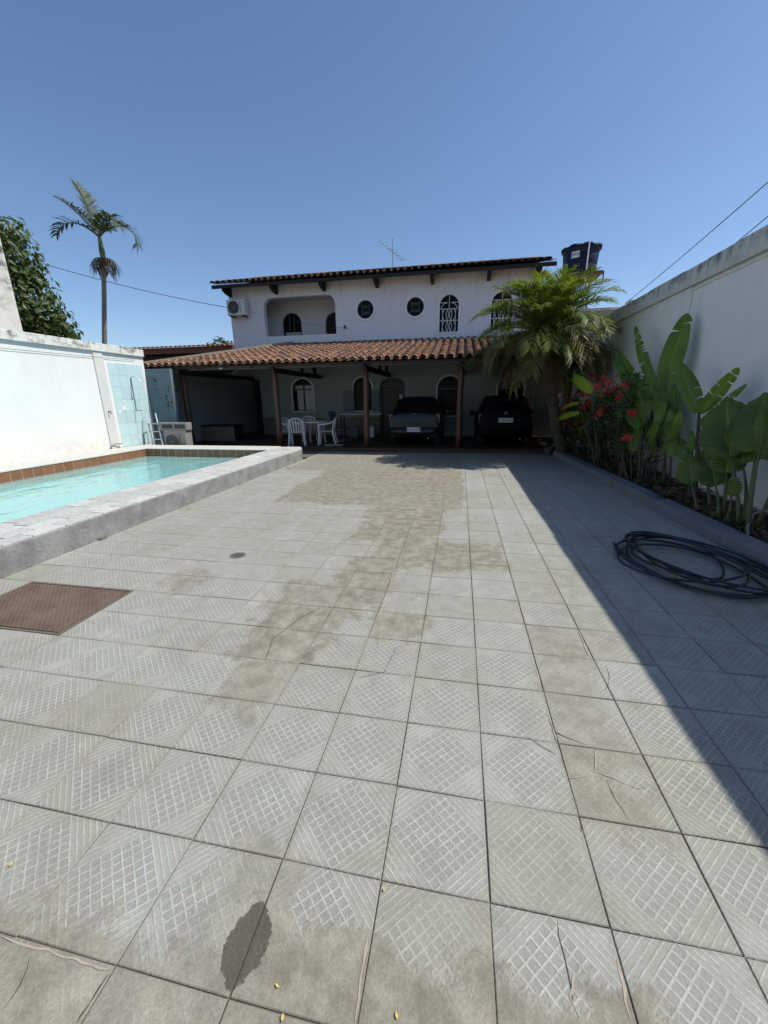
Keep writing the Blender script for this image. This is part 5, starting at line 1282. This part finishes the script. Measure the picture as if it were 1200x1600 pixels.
# ------------------------------------------------------------------ beyond the walls
t = thing('neighbour_building', 'tall peeling white building edge above the left wall', 'building', (-11, 5.5, 0))
ye = atx(36, 515, -9.6).y
MB().box(-12.4, -9.6, 1.5, ye, -.06, 6.0).build('wall', 'old_wall', t, bevel=.02)
MB().box(-12.5, -9.5, 1.4, ye + .12, 6.0, 6.12).build('roof', 'clay', t)
p0 = at(190, 543, 20); p1 = at(345, 538, 20)
t = thing('neighbour_house', 'low neighbouring house with a long red roof edge left of the verandah', 'house', (-14, 21, 0))
MB().box(p0.x - 4, p1.x + .5, 20.3, 25, -.06, p0.z - .45).build('wall', 'dark_room', t)
MB().box(p0.x - 4.2, p1.x + .7, 19.9, 20.0, p0.z - .42, p0.z - .12).build('fascia', plain('red_brown_fascia', (.16, .055, .035), .7, .3), t)
rf = MB(); z_ = p0.z - .1; rf.prism([(19.8, z_ - .04), (22.6, z_ + .35), (25.4, z_ - .04)], lambda p: (p0.x - 4.2, p[0], p[1]), lambda p: (p1.x + .7, p[0], p[1])); rf_ = rf.build('roof', 'clay', t)
for k in range(44):
    X = p0.x - 4.1 + k * .27
    if X < p1.x + .7:
        o = link('clay_tile', cap_me[k % 4], None, rf_); o.location = (X, 19.76, z_ - .02); o.rotation_euler = (.12, 0, 0)
p0 = at(905, 484, 16.5); p1 = at(985, 476, 16.5)
t = thing('neighbour_annex', 'grey brown neighbouring gable wall between the palm and the right wall', 'building', (5, 18, 0))
MB().box(3.75, 7.5, 16.5, 20.5, -.06, p0.z - .06).build('wall', wall_paint('dull_grey_render', (.30, .27, .25), ztop=4.6, zlen=1.2, amt=.6), t)
MB().box(3.70, 7.6, 16.42, 20.6, p0.z - .06, p0.z + .02).build('coping', 'coping_right', t, bevel=.01)
MB().box(p1.x - .05, p1.x + .25, 16.45, 16.8, p0.z + .02, p0.z + .22).build('pier', 'coping_right', t)
# water tank
tc = at(907, 404, 19.0); tc = Vector((tc.x, 19.0, 0)); z0, z1 = 6.12, 7.20
tw = thing('tank_stand', 'slim steel stand carrying the water tank', 'stand', (tc.x, 19, 0))
plt = MB().box(tc.x - .72, tc.x + .72, 18.3, 19.7, z0 - .1, z0).build('platform', plain('rusty_platform', (.10, .06, .03), .8, .3), tw)
for sx in (-.3, .3):
    for sy in (-.3, .3): MB().bar((tc.x + sx, 19 + sy, 0), (tc.x + sx * 1.2, 19 + sy, z0 - .1), .07, .07).build('leg', 'steel', tw)
for k in range(7): MB().bar((tc.x - .3, 18.69, 1 + k * .75), (tc.x + .3, 18.69, 1.4 + k * .75), .03, .03).build('brace', 'steel', tw)
tk = thing('water_tank', 'dark blue plastic water tank with domed ribbed lid behind the palm', 'water tank', (tc.x, 19, z0))
c = (tc.x, 19.0, z0)
MB().lathe([(.56, .0), (.60, .02), (.62, .28), (.605, .31), (.62, .34), (.65, .65), (.635, .68), (.65, .71), (.67, .85), (.71, .87), (.71, .92), (.67, .92)], 40, c).build('body', 'tank', tk, smooth=True)
ld = MB(); n = 48; prof = [(.72, .87), (.73, .92), (.70, .96), (.43, 1.03), (.16, 1.07), (.0, 1.08)]; vs = []
for r, z in prof:
    for k in range(n):
        a = 2 * PI * k / n; rr = 1 + (.035 if (k // 3) % 2 == 0 else 0) * (1 if r > .3 else 0); vs.append((c[0] + r * rr * math.cos(a), c[1] + r * rr * math.sin(a), c[2] + z + (.03 if (k // 3) % 2 == 0 and .3 < r < .75 else 0)))
ld.add(vs, [(i * n + k, i * n + (k + 1) % n, (i + 1) * n + (k + 1) % n, (i + 1) * n + k) for i in range(len(prof) - 1) for k in range(n)]); ld.build('lid', 'tank_lid', tk)
a0 = -PI / 2 - .75; lb_ = MB()
for k in range(6):
    a, b_ = a0 + k * .075, a0 + (k + 1) * .075; r = .66
    lb_.poly((c[0] + r * math.cos(a), c[1] + r * math.sin(a), c[2] + .52), (c[0] + r * math.cos(b_), c[1] + r * math.sin(b_), c[2] + .52), (c[0] + r * 1.015 * math.cos(b_), c[1] + r * 1.015 * math.sin(b_), c[2] + .74), (c[0] + r * 1.015 * math.cos(a), c[1] + r * 1.015 * math.sin(a), c[2] + .74))
lbo = lb_.build('label_sticker', 'plate', tk)
me = text_mesh('FORTLEV', .105); am = a0 + .225
o = link('lettering', me, 'tank', lbo); o.location = (c[0] + .682 * math.cos(am), c[1] + .682 * math.sin(am), c[2] + .63); o.rotation_euler = (PI / 2 - .06, 0, am + PI / 2); o.scale = (.92, 1.3, 1)
o = MB().tube([(tc.x + .05, 18.24, 1.0), (tc.x + .08, 18.24, z1 - .1)], .025, 8).build('vent_pipe', 'white_plastic', tk)
MB().tube([(tc.x + .6, 18.6, z0 + .05), (tc.x + .78, 18.5, z0 + .0), (tc.x + .78, 18.5, z0 - .42), (tc.x + .2, 18.6, z0 - .46), (tc.x + .15, 18.6, 2.0)], .03, 8).build('outlet_pipe', 'tank', tk)
# cables
def cable(label, p, q, sag, r=.008):
    p = Vector(p); q = Vector(q); P = [p.lerp(q, k / 24) - Vector((0, 0, sag * 4 * (k / 24) * (1 - k / 24))) for k in range(25)]
    tag(MB().tube(P, r, 5).build('overhead_cable', 'cable', smooth=True), label, 'cable')
cable('cable running from the left tree to the facade air conditioner', at(-120, 350, 12.5), (-8.84, 15.3, 4.9), .25, .011)
cable('loose cable sagging across the balcony opening', (-8.14, 15.3, 4.78), (-4.2, 15.46, 4.02), .10, .004)
cable('thin cable along the white wall below its coping', (-9.12, 0, 2.6), (-9.12, 10.4, 2.62), .06, .005)
cable('lower cable descending over the right wall to the annex', at(975, 476, 16.3), at(1290, 205, 9.0), .05, .010)
cable('upper right cable crossing above the stained coping', at(1000, 500, 18), at(1290, 262, 9.5), .05, .010)

q = gnd(155, 843); db = MB()
for k in range(26):
    a = rnd(0, 6.3); L = rnd(.015, .05); x, y = q.x + random.gauss(0, .035), q.y + random.gauss(0, .02)
    db.tube([(x, y, .004), (x + math.cos(a) * L * .5, y + math.sin(a) * L * .5, rnd(.006, .02)), (x + math.cos(a) * L, y + math.sin(a) * L, rnd(.004, .03))], .0025, 4)
tag(db.build('twig_debris', 'crack'), 'small dark clump of twigs on the paving against the pool kerb', 'debris', kind='stuff')
